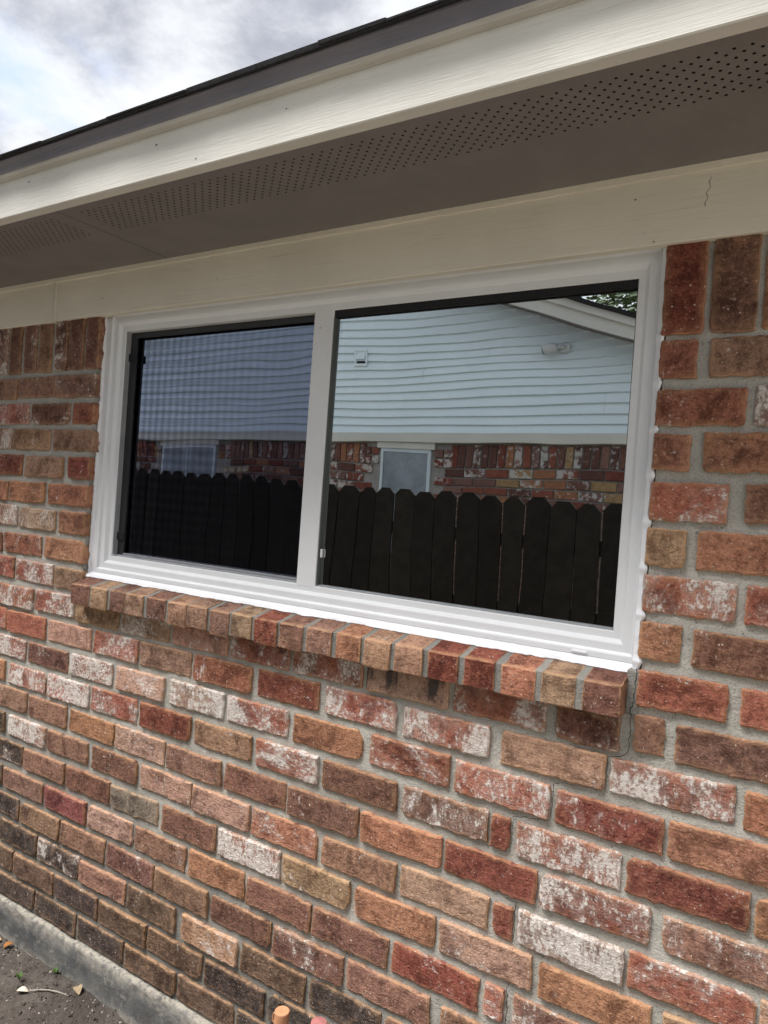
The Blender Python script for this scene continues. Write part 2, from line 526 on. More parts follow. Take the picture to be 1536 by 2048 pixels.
class MB:
    """collects faces for one mesh"""
    def __init__(self):
        self.v, self.f = [], []

    def add(self, verts, faces):
        k = len(self.v)
        self.v += [tuple(p) for p in verts]
        self.f += [tuple(i + k for i in f) for f in faces]
        return self

    def box(self, x0, x1, y0, y1, z0, z1, bev=0.0):
        if bev <= 0:
            vs = [(x, y, z) for x in (x0, x1) for y in (y0, y1) for z in (z0, z1)]
            fs = [(0, 1, 3, 2), (4, 6, 7, 5), (0, 4, 5, 1), (2, 3, 7, 6), (0, 2, 6, 4), (1, 5, 7, 3)]
            return self.add(vs, fs)
        # chamfered box
        b = min(bev, (x1 - x0) * .45, (y1 - y0) * .45, (z1 - z0) * .45)
        vs, idx = [], {}
        for sx in (0, 1):
            for sy in (0, 1):
                for sz in (0, 1):
                    c = ((x0, x1)[sx], (y0, y1)[sy], (z0, z1)[sz])
                    s = (1 - 2 * sx, 1 - 2 * sy, 1 - 2 * sz)
                    for a in range(3):
                        p = [c[k] + (0 if k == a else s[k] * b) for k in range(3)]
                        idx[(sx, sy, sz, a)] = len(vs)
                        vs.append(p)
        fs = []
        for a in range(3):
            o1, o2 = [k for k in range(3) if k != a]
            for s in (0, 1):
                q = []
                for (i, j) in ((0, 0), (1, 0), (1, 1), (0, 1)):
                    key = [0, 0, 0]
                    key[a], key[o1], key[o2] = s, i, j
                    q.append(idx[(*key, a)])
                fs.append(q)
            # edges along axis a
            for i in (0, 1):
                for j in (0, 1):
                    k0, k1 = [0, 0, 0], [0, 0, 0]
                    k0[a], k1[a] = 0, 1
                    k0[o1] = k1[o1] = i
                    k0[o2] = k1[o2] = j
                    fs.append([idx[(*k0, o1)], idx[(*k1, o1)], idx[(*k1, o2)], idx[(*k0, o2)]])
        for sx in (0, 1):
            for sy in (0, 1):
                for sz in (0, 1):
                    fs.append([idx[(sx, sy, sz, a)] for a in range(3)])
        return self.add(vs, fs)

    def tube(self, pts, rad, n=8, cap=True):
        pts = [Vector(p) for p in pts]
        rads = rad if isinstance(rad, (list, tuple)) else [rad] * len(pts)
        rings = []
        for i, p in enumerate(pts):
            dd = (pts[min(i + 1, len(pts) - 1)] - pts[max(i - 1, 0)]).normalized()
            a = dd.orthogonal().normalized() if i == 0 else None
            if i == 0:
                ref = a
            a = (ref - dd * ref.dot(dd)).normalized()
            ref = a
            bb = dd.cross(a)
            rings.append([p + (a * math.cos(2 * math.pi * k / n) + bb * math.sin(2 * math.pi * k / n)) * rads[i] for k in range(n)])
        vs = [q for r in rings for q in r]
        fs = []
        for i in range(len(rings) - 1):
            for k in range(n):
                fs.append((i * n + k, i * n + (k + 1) % n, (i + 1) * n + (k + 1) % n, (i + 1) * n + k))
        if cap:
            fs.append(tuple(range(n - 1, -1, -1)))
            fs.append(tuple((len(rings) - 1) * n + k for k in range(n)))
        return self.add(vs, fs)

    def lathe(self, cx, cy, prof, n=24):
        vs, fs = [], []
        for (r, z) in prof:
            for k in range(n):
                a = 2 * math.pi * k / n
                vs.append((cx + r * math.cos(a), cy + r * math.sin(a), z))
        for i in range(len(prof) - 1):
            for k in range(n):
                fs.append((i * n + k, i * n + (k + 1) % n, (i + 1) * n + (k + 1) % n, (i + 1) * n + k))
        fs.append(tuple(range(n - 1, -1, -1)))
        fs.append(tuple((len(prof) - 1) * n + k for k in range(n)))
        return self.add(vs, fs)

    def build(self, name, mat, parent=None, smooth=False):
        import bmesh
        o = mesh_obj(name, self.v, self.f, mat, parent, smooth)
        bm = bmesh.new()
        bm.from_mesh(o.data)
        bmesh.ops.recalc_face_normals(bm, faces=bm.faces)
        bm.to_mesh(o.data)
        bm.free()
        return o


def n3(x, y, z):
    return noise.noise(Vector((x, y, z)))

# ================================================================== ground
FRONT = 0.0            # brick face plane (y); the camera stands on the -y side
GZ = 0.03              # soil level by the wall


def axis(a, b, step, lo, hi):
    xs = [a + (b - a) * i / round((b - a) / step) for i in range(round((b - a) / step) + 1)]
    s, x = step * 2, b
    while x < hi:
        x += s
        s *= 1.6
        xs.append(min(x, hi))
    s, x = step * 2, a
    while x > lo:
        x -= s
        s *= 1.6
        xs.insert(0, max(x, lo))
    return xs


gx = axis(-2.9, -0.6, 0.02, -900, 900)
gy = axis(-1.0, 0.02, 0.02, -900, 900)
gv = []
for y in gy:
    for x in gx:
        near = math.exp(-((x + 1.8) / 2.2) ** 2 - (y / 1.6) ** 2)
        z = GZ - 0.02 + 0.02 * near + near * (0.016 * n3(x * 5, y * 5, 1) + 0.010 * n3(x * 17, y * 17, 4) + 0.005 * n3(x * 43, y * 43, 7))
        z += near * 0.010 * max(0.0, 1 + y / 0.10) if y <= 0 else 0
        gv.append((x, y, z))
W_ = len(gx)
gf = [(j * W_ + i, j * W_ + i + 1, (j + 1) * W_ + i + 1, (j + 1) * W_ + i) for j in range(len(gy) - 1) for i in range(W_ - 1)]
tag(mesh_obj("ground", gv, gf, M['soil'], smooth=True), kind='structure')

rnd = random.Random(5)
ico = []
t_ = (1 + 5 ** .5) / 2
for a, b in ((-1, t_), (1, t_), (-1, -t_), (1, -t_)):
    ico.append(Vector((a, b, 0)).normalized())
for a, b in ((-1, t_), (1, t_), (-1, -t_), (1, -t_)):
    ico.append(Vector((0, a, b)).normalized())
for a, b in ((-1, t_), (1, t_), (-1, -t_), (1, -t_)):
    ico.append(Vector((b, 0, a)).normalized())
import itertools
icof = []
for tri in itertools.combinations(range(12), 3):
    a, b, c = (ico[i] for i in tri)
    if max((a - b).length, (b - c).length, (a - c).length) < 1.06:
        icof.append(tri)


def scatter(name, count, seed, rmin, rmax, mat, power=3.0):
    r = random.Random(seed)
    mb = MB()
    for _ in range(count):
        x = r.uniform(-2.7, -1.0)
        y = -abs(r.gauss(0, 0.22)) - 0.006
        if y < -0.75:
            continue
        s = rmin + (rmax - rmin) * r.random() ** power
        q = Matrix.Rotation(r.uniform(0, 6.3), 3, 'Z') @ Matrix.Rotation(r.uniform(0, 3), 3, 'X')
        sc = Vector((r.uniform(.7, 1.4), r.uniform(.7, 1.2), r.uniform(.5, .9)))
        zz_ = GZ + 0.016 * n3(x * 5, y * 5, 1) + 0.010 * n3(x * 17, y * 17, 4) + 0.010 * max(0.0, 1 + y / 0.10)
        vs = []
        for k in ico:
            vv = q @ Vector((k.x * sc.x, k.y * sc.y, k.z * sc.z)) * s * r.uniform(.8, 1.15)
            vs.append((x + vv.x, y + vv.y, zz_ + vv.z))
        mb.add(vs, icof)
    o = mb.build(name, mat)
    return tag(o, kind='stuff')


g1 = scatter("gravel", 1900, 11, 0.0010, 0.0045, M['stone'], 3.0)
tag(g1, "pale grit and tiny pebbles scattered over the dark soil", "gravel")
g2 = scatter("soil_crumbs", 1300, 12, 0.002, 0.007, M['soil'], 2.5)
tag(g2, "loose dark crumbs of soil lying along the footing", "soil")

# ================================================================== brick wall
TABLE = """
1: -2510 -2306 1798 B1, -2296 -2100 1801 B1, -2094 -1899 1799 B3, -285 -221 1798 R1, -201 3 1798 B1
2: -2436 -2232 1715 R4, -2216 -2017 1714 D2, -2002 -1897 1714 R1, -285 -138 1711 R2, -124 80 1712 D6
3: -2523 -2319 1634 W7, -2306 -2110 1633 T1, -2093 -1894 1632 T1, -284 -222 1631 O0, -200 4 1633 O1
4: -2457 -2253 1548 X1, -2234 -2035 1546 T1, -2005 -1901 1548 X1, -282 -155 1543 R4, -128 76 1546 D1
5: -2531 -2327 1461 O1, -2316 -2121 1462 O1, -2097 -1900 1463 O1, -285 -217 1459 T1, -198 6 1460 O0
6: -2469 -2265 1382 W7, -2251 -2054 1379 P4, -2032 -1904 1379 O1, -283 -131 1375 R5, -116 88 1375 R5
7: -2326 -2122 1293 R3, -2100 -1903 1293 O1, -284 -214 1289 O0, -194 10 1287 D1
8: -2464 -2260 1212 R3, -2247 -2047 1209 R6, -2037 -1900 1207 T0, -281 -132 1202 R1, -112 92 1201 R0
9: -2349 -2145 1120 R6, -2125 -1930 1125 R6, -1921 -1727 1119 T0, -1712 -1511 1118 T4, -1497 -1293 1118 P2, -1284 -1089 1119 R4, -1075 -876 1117 R6, -862 -659 1116 S0, -646 -447 1116 R5, -426 -307 1109 D3, -282 -230 1120 B0, -211 -7 1115 D1
10: -2485 -2281 1040 R2, -2271 -2069 1038 R1, -2053 -1842 1038 P1, -1827 -1632 1039 R4, -1622 -1421 1039 T0, -1407 -1204 1039 R2, -1185 -994 1039 X0, -974 -782 1039 R5, -761 -559 1035 R8, -534 -327 1033 T1, -318 -109 1033 R7, -95 109 1030 O0
11: -2371 -2167 954 R7, -2150 -1948 953 D2, -1935 -1737 954 R7, -1714 -1517 954 P5, -1492 -1292 956 W9, -1278 -1079 955 R6, -1064 -864 954 O0, -842 -645 954 R4, -631 -428 950 R4, -416 -219 946 X3, -210 -6 946 O0
12: -2478 -2274 870 O0, -2253 -2049 868 R5, -2036 -1837 870 R8, -1822 -1621 871 R4, -1605 -1407 870 X0, -1392 -1191 869 T0, -1173 -982 869 R7, -968 -766 867 D0, -752 -551 865 D4, -543 -504 864 X1, -488 -287 861 R6, -277 -76 862 X0, -67 137 858 O1
13: -2347 -2143 788 B0, -2130 -1933 786 B0, -1920 -1712 786 O1, -1706 -1498 784 P3, -1488 -1286 781 B0, -1272 -1072 782 D0, -1063 -861 780 D0, -851 -650 780 O0, -642 -442 779 X0, -433 -230 781 X4, -209 -5 778 B3
14: -2461 -2257 702 K0, -2232 -2032 702 W8, -2019 -1823 703 B0, -1802 -1603 702 D0, -1589 -1388 701 P2, -1383 -1181 698 P2, -1172 -970 697 O3, -955 -756 693 B1, -742 -537 694 P1, -526 -485 690 X1, -473 -271 692 G8, -263 -57 694 R5, -49 155 695 T3
15: -2351 -2147 616 K3, -2137 -1928 615 B0, -1915 -1713 616 D0, -1709 -1509 613 Y0, -1491 -1290 612 D0, -1277 -1074 614 R8, -1065 -869 614 T1, -855 -652 611 O1, -640 -439 612 P2, -423 -217 609 O0, -197 7 609 T1
16: -2456 -2252 531 K0, -2241 -2028 529 B0, -2015 -1813 527 V0, -1801 -1606 528 P1, -1595 -1393 526 B2, -1379 -1184 527 O0, -1173 -974 525 D0, -965 -761 524 D1, -750 -546 524 X2, -532 -491 526 R4, -471 -267 524 B3
17: -2352 -2148 444 K1, -2140 -1936 442 B0, -1925 -1720 443 B0, -1711 -1509 441 D2, -1503 -1302 439 B0, -1292 -1088 439 D0, -1078 -874 437 D3, -863 -651 440 B0, -624 -420 436 B2
18: -2244 -2040 359 K0, -2033 -1828 358 K3, -1823 -1619 357 B0, -1608 -1415 355 M0, -1387 -1191 354 T5, -1180 -977 354 M0, -962 -768 358 K0, -755 -551 359 B0
19: -2365 -2161 275 M0, -2149 -1946 273 M0, -1939 -1734 273 K0, -1727 -1523 271 M0, -1516 -1308 271 M0, -1296 -1095 270 K0, -1079 -900 275 K0, -888 -684 277 M0
20: -2242 -2038 190 K0, -2032 -1829 190 K0, -1817 -1613 190 K0, -1603 -1400 189 M0, -1389 -1190 191 M0, -1179 -975 191 K0
"""
PAL = {
    'R': (0.400, 0.135, 0.085), 'O': (0.450, 0.200, 0.110), 'T': (0.440, 0.262, 0.165),
    'B': (0.320, 0.170, 0.118), 'D': (0.240, 0.110, 0.080), 'X': (0.275, 0.075, 0.050),
    'V': (0.260, 0.078, 0.070), 'P': (0.560, 0.330, 0.235), 'K': (0.088, 0.068, 0.060),
    'M': (0.165, 0.104, 0.072), 'Y': (0.300, 0.250, 0.185), 'W': (0.430, 0.240, 0.180),
    'G': (0.290, 0.205, 0.170), 'S': (0.500, 0.310, 0.220),
}
OPEN_L, OPEN_R = -1.899, -0.288      # edges of the brick opening
OPEN_B, OPEN_T = 1.235, 2.02
FRIEZE_Z = 2.004

wall = thing("brick_wall", (0, 0, 0.15), "weathered red and whitewashed brick wall of house around the white window", "wall")
WZ = 0.15


def brick_mesh(name, L, H, seed, depth=0.055, nx=None, nz=10, jit=0.0034, chip=0.15, soft=0.0026):
    """front face towards -y, origin at the centre of the front face"""
    r = random.Random(seed)
    sx, sy = r.uniform(-90, 90), r.uniform(-90, 90)
    nx = nx or max(8, int(L / 0.0075))
    e = 0.0032

    def ticks(n, ln):
        inner = [e + (ln - 2 * e) * i / (n - 3) for i in range(n - 2)]
        return [0.0] + inner + [ln]
    xs, zs = ticks(nx, L), ticks(nz, H)
    corner = {}
    for c in ((0, 0), (0, 1), (1, 0), (1, 1)):
        corner[c] = r.uniform(0.004, 0.015) if r.random() < chip else r.uniform(0.0, 0.003)
    tilt_x, tilt_z = r.uniform(-.004, .004), r.uniform(-.003, .003)
    vs, rim = [], []
    for j, z in enumerate(zs):
        for i, x in enumerate(xs):
            px, pz = x - L / 2, z - H / 2
            ei, ej = i in (0, nx - 1), j in (0, nz - 1)
            y = 0.0016 * n3((px + sx) * 28, 2.0, (pz + sy) * 28) + 0.0008 * n3((px + sx) * 90, 7.0, (pz + sy) * 90)
            y += tilt_x * px / L + tilt_z * pz / H
            ox = jit * (0.7 * n3(sx, (pz + sy) * 45, i * .01) + 0.8 * n3(sx + 9, (pz + sy) * 150, i * .01))
            oz = jit * (0.6 * n3((px + sx) * 26, sy, j * .01) + 0.85 * n3((px + sx) * 140, sy + 9, j * .01))
            if pz < 0:
                oz *= 1.3
            px += ox
            pz += oz
            # knocked-off corners
            cx, cz = (0 if x < L / 2 else 1), (0 if z < H / 2 else 1)
            ch = corner[(cx, cz)]
            dx, dz = min(x, L - x), min(z, H - z)
            over = ch - (dx + dz)
            if over > 0:
                px += (1 if cx == 0 else -1) * over * 0.5
                pz += (1 if cz == 0 else -1) * over * 0.5
                y += 0.002
            if ei or ej:
                y += soft * (0.7 + 0.6 * r.random())
            vs.append((px, y, pz))
            rim.append(1.0 if (ei or ej) else (0.35 if i in (1, nx - 2) or j in (1, nz - 2) else 0.0))
    fs = [(j * nx + i, j * nx + i + 1, (j + 1) * nx + i + 1, (j + 1) * nx + i) for j in range(nz - 1) for i in range(nx - 1)]
    loop = [i for i in range(nx)] + [j * nx + nx - 1 for j in range(1, nz)] + \
           [(nz - 1) * nx + i for i in range(nx - 2, -1, -1)] + [j * nx for j in range(nz - 2, 0, -1)]
    k = len(vs)
    n = len(loop)
    for i in loop:                      # own vertices, so the arris stays crisp
        vs.append(vs[i])
        rim.append(0.8)
    for i in loop:
        vs.append((vs[i][0], depth, vs[i][2]))
        rim.append(0.1)
    for a in range(n):
        b = (a + 1) % n
        fs.append((k + a, k + n + a, k + n + b, k + b))
    me = bpy.data.meshes.new(name)
    me.from_pydata(vs, [], fs)
    at = me.attributes.new('rim', 'FLOAT', 'POINT')
    at.data.foreach_set('value', rim)
    me.materials.append(M['brick'])
    me.polygons.foreach_set('use_smooth', [True] * len(me.polygons))
    me.update()
    me.set_sharp_from_angle(angle=math.radians(33))
    return me


def brick_colour(code, r):
    c = PAL[code[0]]
    k = r.uniform(0.90, 1.12)
    wv = int(code[1]) / 10.0
    lum = 0.3 * c[0] + 0.6 * c[1] + 0.1 * c[2]
    cc = tuple(min(1, (0.9 * v + 0.1 * lum) * k * r.uniform(0.95, 1.06)) for v in c)
    return (*cc, min(1, max(0, wv + r.uniform(-.04, .04))))


COURSES = {}
seed = 100
for line in TABLE.strip().split("\n"):
    n_, rest = line.split(": ")
    n_ = int(n_)
    row = []
    for it in rest.split(", "):
        a, b, z, code = it.split()
        row.append((int(a) / 1000, int(b) / 1000, int(z) / 1000, code))
    COURSES[n_] = row
    for (x0, x1, z, code) in row:
        seed += 1
        r = random.Random(seed)
        L, H = x1 - x0, 0.0665 + r.uniform(-.0025, .0025)
        small = L < 0.09
        me = brick_mesh("brick", L, H, seed, chip=0.08 if small else 0.14)
        o = bpy.data.objects.new("brick", me)
        o.location = ((x0 + x1) / 2, FRONT + r.uniform(-.0022, .0022), z - WZ)
        o.rotation_euler = (0, r.uniform(-.008, .008), 0)
        o.color = brick_colour(code, r)
        if code[0] == 'S':
            me.materials[0] = M['sooty']
            o['label'] = "pinkish brick with black soot stains under the sill"
        link(o, wall)

# soldier course under the frieze
SOLD = [(-2.521, -2.462, 'D2'), (-2.445, -2.376, 'D5'), (-2.359, -2.299, 'D1'), (-2.277, -2.213, 'D3'), (-2.198, -2.132, 'B1'),
        (-2.113, -2.050, 'D4'), (-2.041, -1.969, 'D1'), (-1.955, -1.897, 'D1'),
        (-0.286, -0.216, 'X1'), (-0.206, -0.133, 'D0'), (-0.123, -0.053, 'O0'), (-0.040, 0.030, 'R2')]
for (x0, x1, code) in SOLD:
    seed += 1
    r = random.Random(seed)
    L, H = x1 - x0, 0.2
    me = brick_mesh("brick", L, H, seed, nx=8, nz=16, chip=0.15)
    o = bpy.data.objects.new("brick", me)
    zb = (1.849 if x1 < -1 else 1.843) + r.uniform(-.002, .002)
    o.location = ((x0 + x1) / 2, FRONT + r.uniform(-.001, .001), zb + H / 2 - WZ)
    o.color = brick_colour(code, r)
    link(o, wall)

# the wall goes on outside the picture
mbx = MB()
rims = []
r = random.Random(77)
for n_, row in COURSES.items():
    zc = -0.084857 * n_ + 1.884788
    for side in (-1, 1):
        x = row[0][0] - 0.013 if side < 0 else row[-1][1] + 0.013
        while (x > -4.3 if side < 0 else x < 1.7):
            L = 0.2 + r.uniform(-.004, .004)
            x0, x1 = (x - L, x) if side < 0 else (x, x + L)
            me = brick_mesh("tmp", L, 0.066, r.randint(0, 9999), nx=8, nz=4)
            mbx.add([(v.co.x + (x0 + x1) / 2, v.co.y, v.co.z + zc - WZ) for v in me.vertices], [tuple(p.vertices) for p in me.polygons])
            bpy.data.meshes.remove(me)
            x += side * (L + 0.013)
for xx in [-2.60 - 0.083 * i for i in range(20)] + [0.078 + 0.083 * i for i in range(19)]:
    mbx.box(xx - .033, xx + .033, 0.001, 0.05, 1.848 - WZ, 2.05 - WZ, 0.004)
o = mbx.build("brick_field", M['brick_field'], wall)
o.color = (0.25, 0.092, 0.056, 0.3)
o['kind'] = 'stuff'
o['label'] = "rest of the red brick courses beyond the window bay"

# mortar: rough recessed sheet with the window opening left out
MY = 0.0085


def mortar_patch(mb, x0, x1, z0, z1, step=0.012):
    nx, nz = max(2, round((x1 - x0) / step)), max(2, round((z1 - z0) / step))
    vs = []
    for j in range(nz + 1):
        for i in range(nx + 1):
            x, z = x0 + (x1 - x0) * i / nx, z0 + (z1 - z0) * j / nz
            y = MY + 0.0024 * n3(x * 14, 1.0, z * 22) + 0.0016 * n3(x * 55, 5.0, z * 60)
            vs.append((x, y, z - WZ))
    w_ = nx + 1
    mb.add(vs, [(j * w_ + i, j * w_ + i + 1, (j + 1) * w_ + i + 1, (j + 1) * w_ + i) for j in range(nz) for i in range(nx)])


mb = MB()
ML, MR = OPEN_L - 0.008, OPEN_R + 0.010
mortar_patch(mb, -2.7, 0.35, 0.150, 1.175)
mortar_patch(mb, -2.7, ML, 1.175, 2.03)
mortar_patch(mb, MR, 0.35, 1.175, 2.03)
mortar_patch(mb, -4.3, -2.7, 0.150, 2.03, 0.1)
mortar_patch(mb, 0.35, 1.7, 0.150, 2.03, 0.1)
# returns of the opening
for xx, s in ((ML, 1), (MR, -1)):
    mb.add([(xx, MY, 1.175 - WZ), (xx, 0.09, 1.175 - WZ), (xx, 0.09, 2.03 - WZ), (xx, MY, 2.03 - WZ)], [(0, 1, 2, 3)])
mortar = mesh_obj("mortar", mb.v, mb.f, M['mortar'], wall, smooth=True)

# settlement cracks running through the joints
def crack(path, wdt, seed_):
    r_ = random.Random(seed_)
    pts = []
    for (a, b) in zip(path, path[1:]):
        n = max(2, int(math.dist(a, b) / 0.006))
        for i in range(n):
            f = i / n
            pts.append((a[0] + (b[0] - a[0]) * f + r_.uniform(-.0018, .0018), a[1] + (b[1] - a[1]) * f + r_.uniform(-.0015, .0015)))
    pts.append(path[-1])
    vs, fs = [], []
    for i, p in enumerate(pts):
        q0, q1 = pts[max(0, i - 1)], pts[min(len(pts) - 1, i + 1)]
        tx, tz = q1[0] - q0[0], q1[1] - q0[1]
        ln = math.hypot(tx, tz) or 1
        hw = wdt * r_.uniform(.15, .5)
        for s in (-1, 1):
            vs.append((p[0] - s * tz / ln * hw, 0.0006, p[1] + s * tx / ln * hw - WZ))
        if i:
            k = 2 * i
            fs.append((k - 2, k - 1, k + 1, k))
    o_ = mesh_obj("crack", vs, fs, M['crack'], wall)
    return o_


crack([(-0.284, 1.235), (-0.286, 1.172), (-0.290, 1.163), (-0.2875, 1.150), (-0.2895, 1.08), (-0.300, 1.072), (-0.3235, 1.066), (-0.3245, 1.005)], 0.0022, 1)
crack([(-0.3245, 1.005), (-0.40, 0.996), (-0.4215, 0.992), (-0.4225, 0.92)], 0.0016, 2)
crack([(-0.4225, 0.918), (-0.47, 0.910), (-0.4975, 0.905), (-0.4985, 0.832)], 0.0018, 3)
crack([(-0.4985, 0.742), (-0.4800, 0.738), (-0.4795, 0.660)], 0.0024, 4)
crack([(-0.4795, 0.648), (-0.484, 0.565), (-0.481, 0.48)], 0.0034, 5)

# rowlock sill
SILL = [(-1.888, -1.804, 'D0'), (-1.793, -1.724, 'T0'), (-1.711, -1.646, 'D0'), (-1.638, -1.570, 'T0'), (-1.555, -1.481, 'D0'),
        (-1.472, -1.402, 'T0'), (-1.395, -1.327, 'B0'), (-1.317, -1.252, 'B0'), (-1.244, -1.178, 'T0'), (-1.166, -1.097, 'X0'),
        (-1.088, -1.018, 'B0'), (-1.006, -0.937, 'B1'), (-0.922, -0.859, 'O0'), (-0.847, -0.781, 'T0'), (-0.768, -0.703, 'T0'),
        (-0.688, -0.620, 'X0'), (-0.607, -0.541, 'X1'), (-0.527, -0.458, 'O0'), (-0.446, -0.381, 'T0'), (-0.367, -0.300, 'D0')]
sill = bpy.data.objects.new("brick_sill", None)
sill.location = (0, 0, 1.15 - WZ)
sill['label'] = "sloping sill of header bricks set on edge under the window"
link(sill, wall)
SY = -0.045


def sill_mesh(name, L, seed_):
    """header end faces -y; top slopes up to the frame; origin bottom front centre"""
    r_ = random.Random(seed_)
    H, back, rise = 0.0575, 0.085, 0.021
    nx, nz, ny = 7, 5, 7
    e = 0.003
    tx = [0] + [e + (L - 2 * e) * i / (nx - 3) for i in range(nx - 2)] + [L]
    tz = [0] + [e + (H - 2 * e) * i / (nz - 3) for i in range(nz - 2)] + [H]
    s = r_.uniform(-50, 50)
    vs, rim, fs = [], [], []
    prof = [('f', z) for z in tz] + [('t', (i + 1) / ny) for i in range(ny)]
    dzb = r_.uniform(-.003, .003)
    for j, (k, v) in enumerate(prof):
        for i, x in enumerate(tx):
            ei = i in (0, nx - 1)
            px = x - L / 2 + 0.0022 * n3(s, v * 30, i)
            if k == 'f':
                y = 0.0016 * n3((px + s) * 30, v * 40, 3)
                z = v + (dzb if j == 0 else 0) + 0.0015 * n3((px + s) * 60, s, j)
                if j in (0, nz - 1):
                    y += 0.0020
                if ei:
                    y += 0.0020
            else:
                y = 0.004 + v * (back - 0.004)
                z = H + 0.001 + rise * v + 0.0014 * n3((px + s) * 30, y * 30, 8)
                if ei:
                    z -= 0.0014
            vs.append((px, y, z))
            rim.append(1.0 if ei or (k == 'f' and j in (0, nz - 1)) else 0.0)
    nr = len(prof)
    fs = [(j * nx + i, j * nx + i + 1, (j + 1) * nx + i + 1, (j + 1) * nx + i) for j in range(nr - 1) for i in range(nx - 1)]
    # sides and underside
    k = len(vs)
    vs += [(-L / 2, back, 0), (L / 2, back, 0)]
    rim += [0, 0]
    fs.append([j * nx for j in range(nr)][::1] + [k])
    fs.append([j * nx + nx - 1 for j in range(nr)][::-1] + [k + 1])
    fs.append([i for i in range(nx)][::-1] + [k, k + 1])
    me = bpy.data.meshes.new(name)
    me.from_pydata(vs, [], fs)
    at = me.attributes.new('rim', 'FLOAT', 'POINT')
    at.data.foreach_set('value', rim)
    me.materials.append(M['brick'])
    sm = [True] * len(me.polygons)
    sm[-3:] = [False] * 3
    me.polygons.foreach_set('use_smooth', sm)
    me.update()
    me.set_sharp_from_angle(angle=math.radians(33))
    return me


mbm = MB()
for i, (x0, x1, code) in enumerate(SILL):
    r = random.Random(900 + i)
    o = bpy.data.objects.new("brick", sill_mesh("brick", x1 - x0, 900 + i))
    o.location = ((x0 + x1) / 2, SY + r.uniform(-.0025, .0025), r.uniform(-.002, .001) - 0.0005)
    o.color = brick_colour(code, r)
    link(o, sill)
    if i < len(SILL) - 1:
        nx0 = SILL[i + 1][0]
        a, b = x1 - 0.003, nx0 + 0.003
        yb = SY + 0.0055
        vs = []
        for (yy, zz_) in ((yb, 0.001), (yb, 0.0565), (yb + 0.006, 0.0585), (0.04, 0.0775), (0.04, 0.0)):
            vs += [(a, yy + r.uniform(-.001, .001), zz_), (b, yy + r.uniform(-.001, .001), zz_)]
        mbm.add(vs, [(0, 1, 3, 2), (2, 3, 5, 4), (4, 5, 7, 6), (6, 7, 9, 8), (8, 9, 1, 0)])
# bed behind / below the sill and the upright joint at its right end
mbm.box(-1.886, -0.302, 0.012, 0.05, -0.012, 0.004)
mbm.box(-0.3012, -0.2765, 0.0010, 0.05, 0.0, 0.083, 0.003)
mesh_obj("mortar", mbm.v, mbm.f, M['mortar'], sill)

# concrete footing
nxs = 150
vs, rim, fs = [], [], []
for i in range(nxs + 1):
    x = -4.3 + 6.0 * i / nxs
    top = 0.148 + 0.006 * n3(x * 9, 0, 3) + 0.004 * n3(x * 31, 0, 5)
    fy = -0.010 + 0.003 * n3(x * 4, 2, 2)
    prof = [(0.03, top, 0.8), (fy + 0.004, top, 1.0), (fy, top - 0.008, 0.7), (fy - 0.001, 0.10, 0), (fy + .001, 0.055, 0.1), (fy - 0.004, 0.03, 0.9), (fy - 0.010, -0.1, 0.6)]
    for (y, z, rr) in prof:
        vs.append((x, y + 0.0014 * n3(x * 30, z * 30, 1), z - WZ))
        rim.append(rr)
npf = 7
for i in range(nxs):
    for j in range(npf - 1):
        fs.append((i * npf + j, i * npf + j + 1, (i + 1) * npf + j + 1, (i + 1) * npf + j))
o = mesh_obj("footing", vs, fs, M['concrete'], wall, smooth=True)
at = o.data.attributes.new('rim', 'FLOAT', 'POINT')
at.data.foreach_set('value', rim)

# ================================================================== window
FY = 0.042                                  # face of the vinyl frame
GL, GR, GB, GT = -1.824, -0.3415, 1.2915, 1.9637     # clear opening
ML0, ML1 = -1.1145, -1.0566                 # mullion
win = thing("window", ((GL + GR) / 2, FY, GB - 0.05), "white vinyl two-pane sliding window mirroring the neighbouring house", "window")
wo_ = win.location


def frame_sweep(name, rect, prof, mat, parent, widths=(1, 1, 1, 1)):
    """prof: list of (s, y), s outward from rect; widths scale s per side L,R,B,T"""
    x0, x1, z0, z1 = rect
    vs, fs = [], []
    for (s, y) in prof:
        a, b, c, e = (s * k for k in widths)
        vs += [(x0 - a, y, z0 - c), (x1 + b, y, z0 - c), (x1 + b, y, z1 + e), (x0 - a, y, z1 + e)]
    for j in range(len(prof) - 1):
        for k in range(4):
            fs.append((j * 4 + k, j * 4 + (k + 1) % 4, (j + 1) * 4 + (k + 1) % 4, (j + 1) * 4 + k))
    vs = [(v[0] - wo_.x, v[1] - wo_.y, v[2] - wo_.z) for v in vs]
    mb_ = MB()
    mb_.add(vs, fs)
    return mb_.build(name, mat, parent)


prof = [(0.000, FY + 0.055), (0.000, FY + 0.0015), (0.0015, FY), (0.0145, FY), (0.0155, FY - 0.001), (0.022, FY - 0.009), (0.024, FY - 0.0095),
        (0.038, FY - 0.0095), (0.040, FY - 0.011), (0.0425, FY - 0.0165), (0.045, FY - 0.017), (0.0535, FY - 0.017), (0.0555, FY - 0.0155), (0.0560, FY + 0.055)]
frame = frame_sweep("outer_frame", (GL, GR, GB, GT), prof, M['vinyl'], win, (1.04, 0.97, 0.96, 1.13))


def wpart(name, mat, boxes, bev=0.0):
    mb_ = MB()
    for (x0, x1, y0, y1, z0, z1) in boxes:
        mb_.box(x0 - wo_.x, x1 - wo_.x, y0 - wo_.y, y1 - wo_.y, z0 - wo_.z, z1 - wo_.z, bev)
    return mb_.build(name, mat, win)


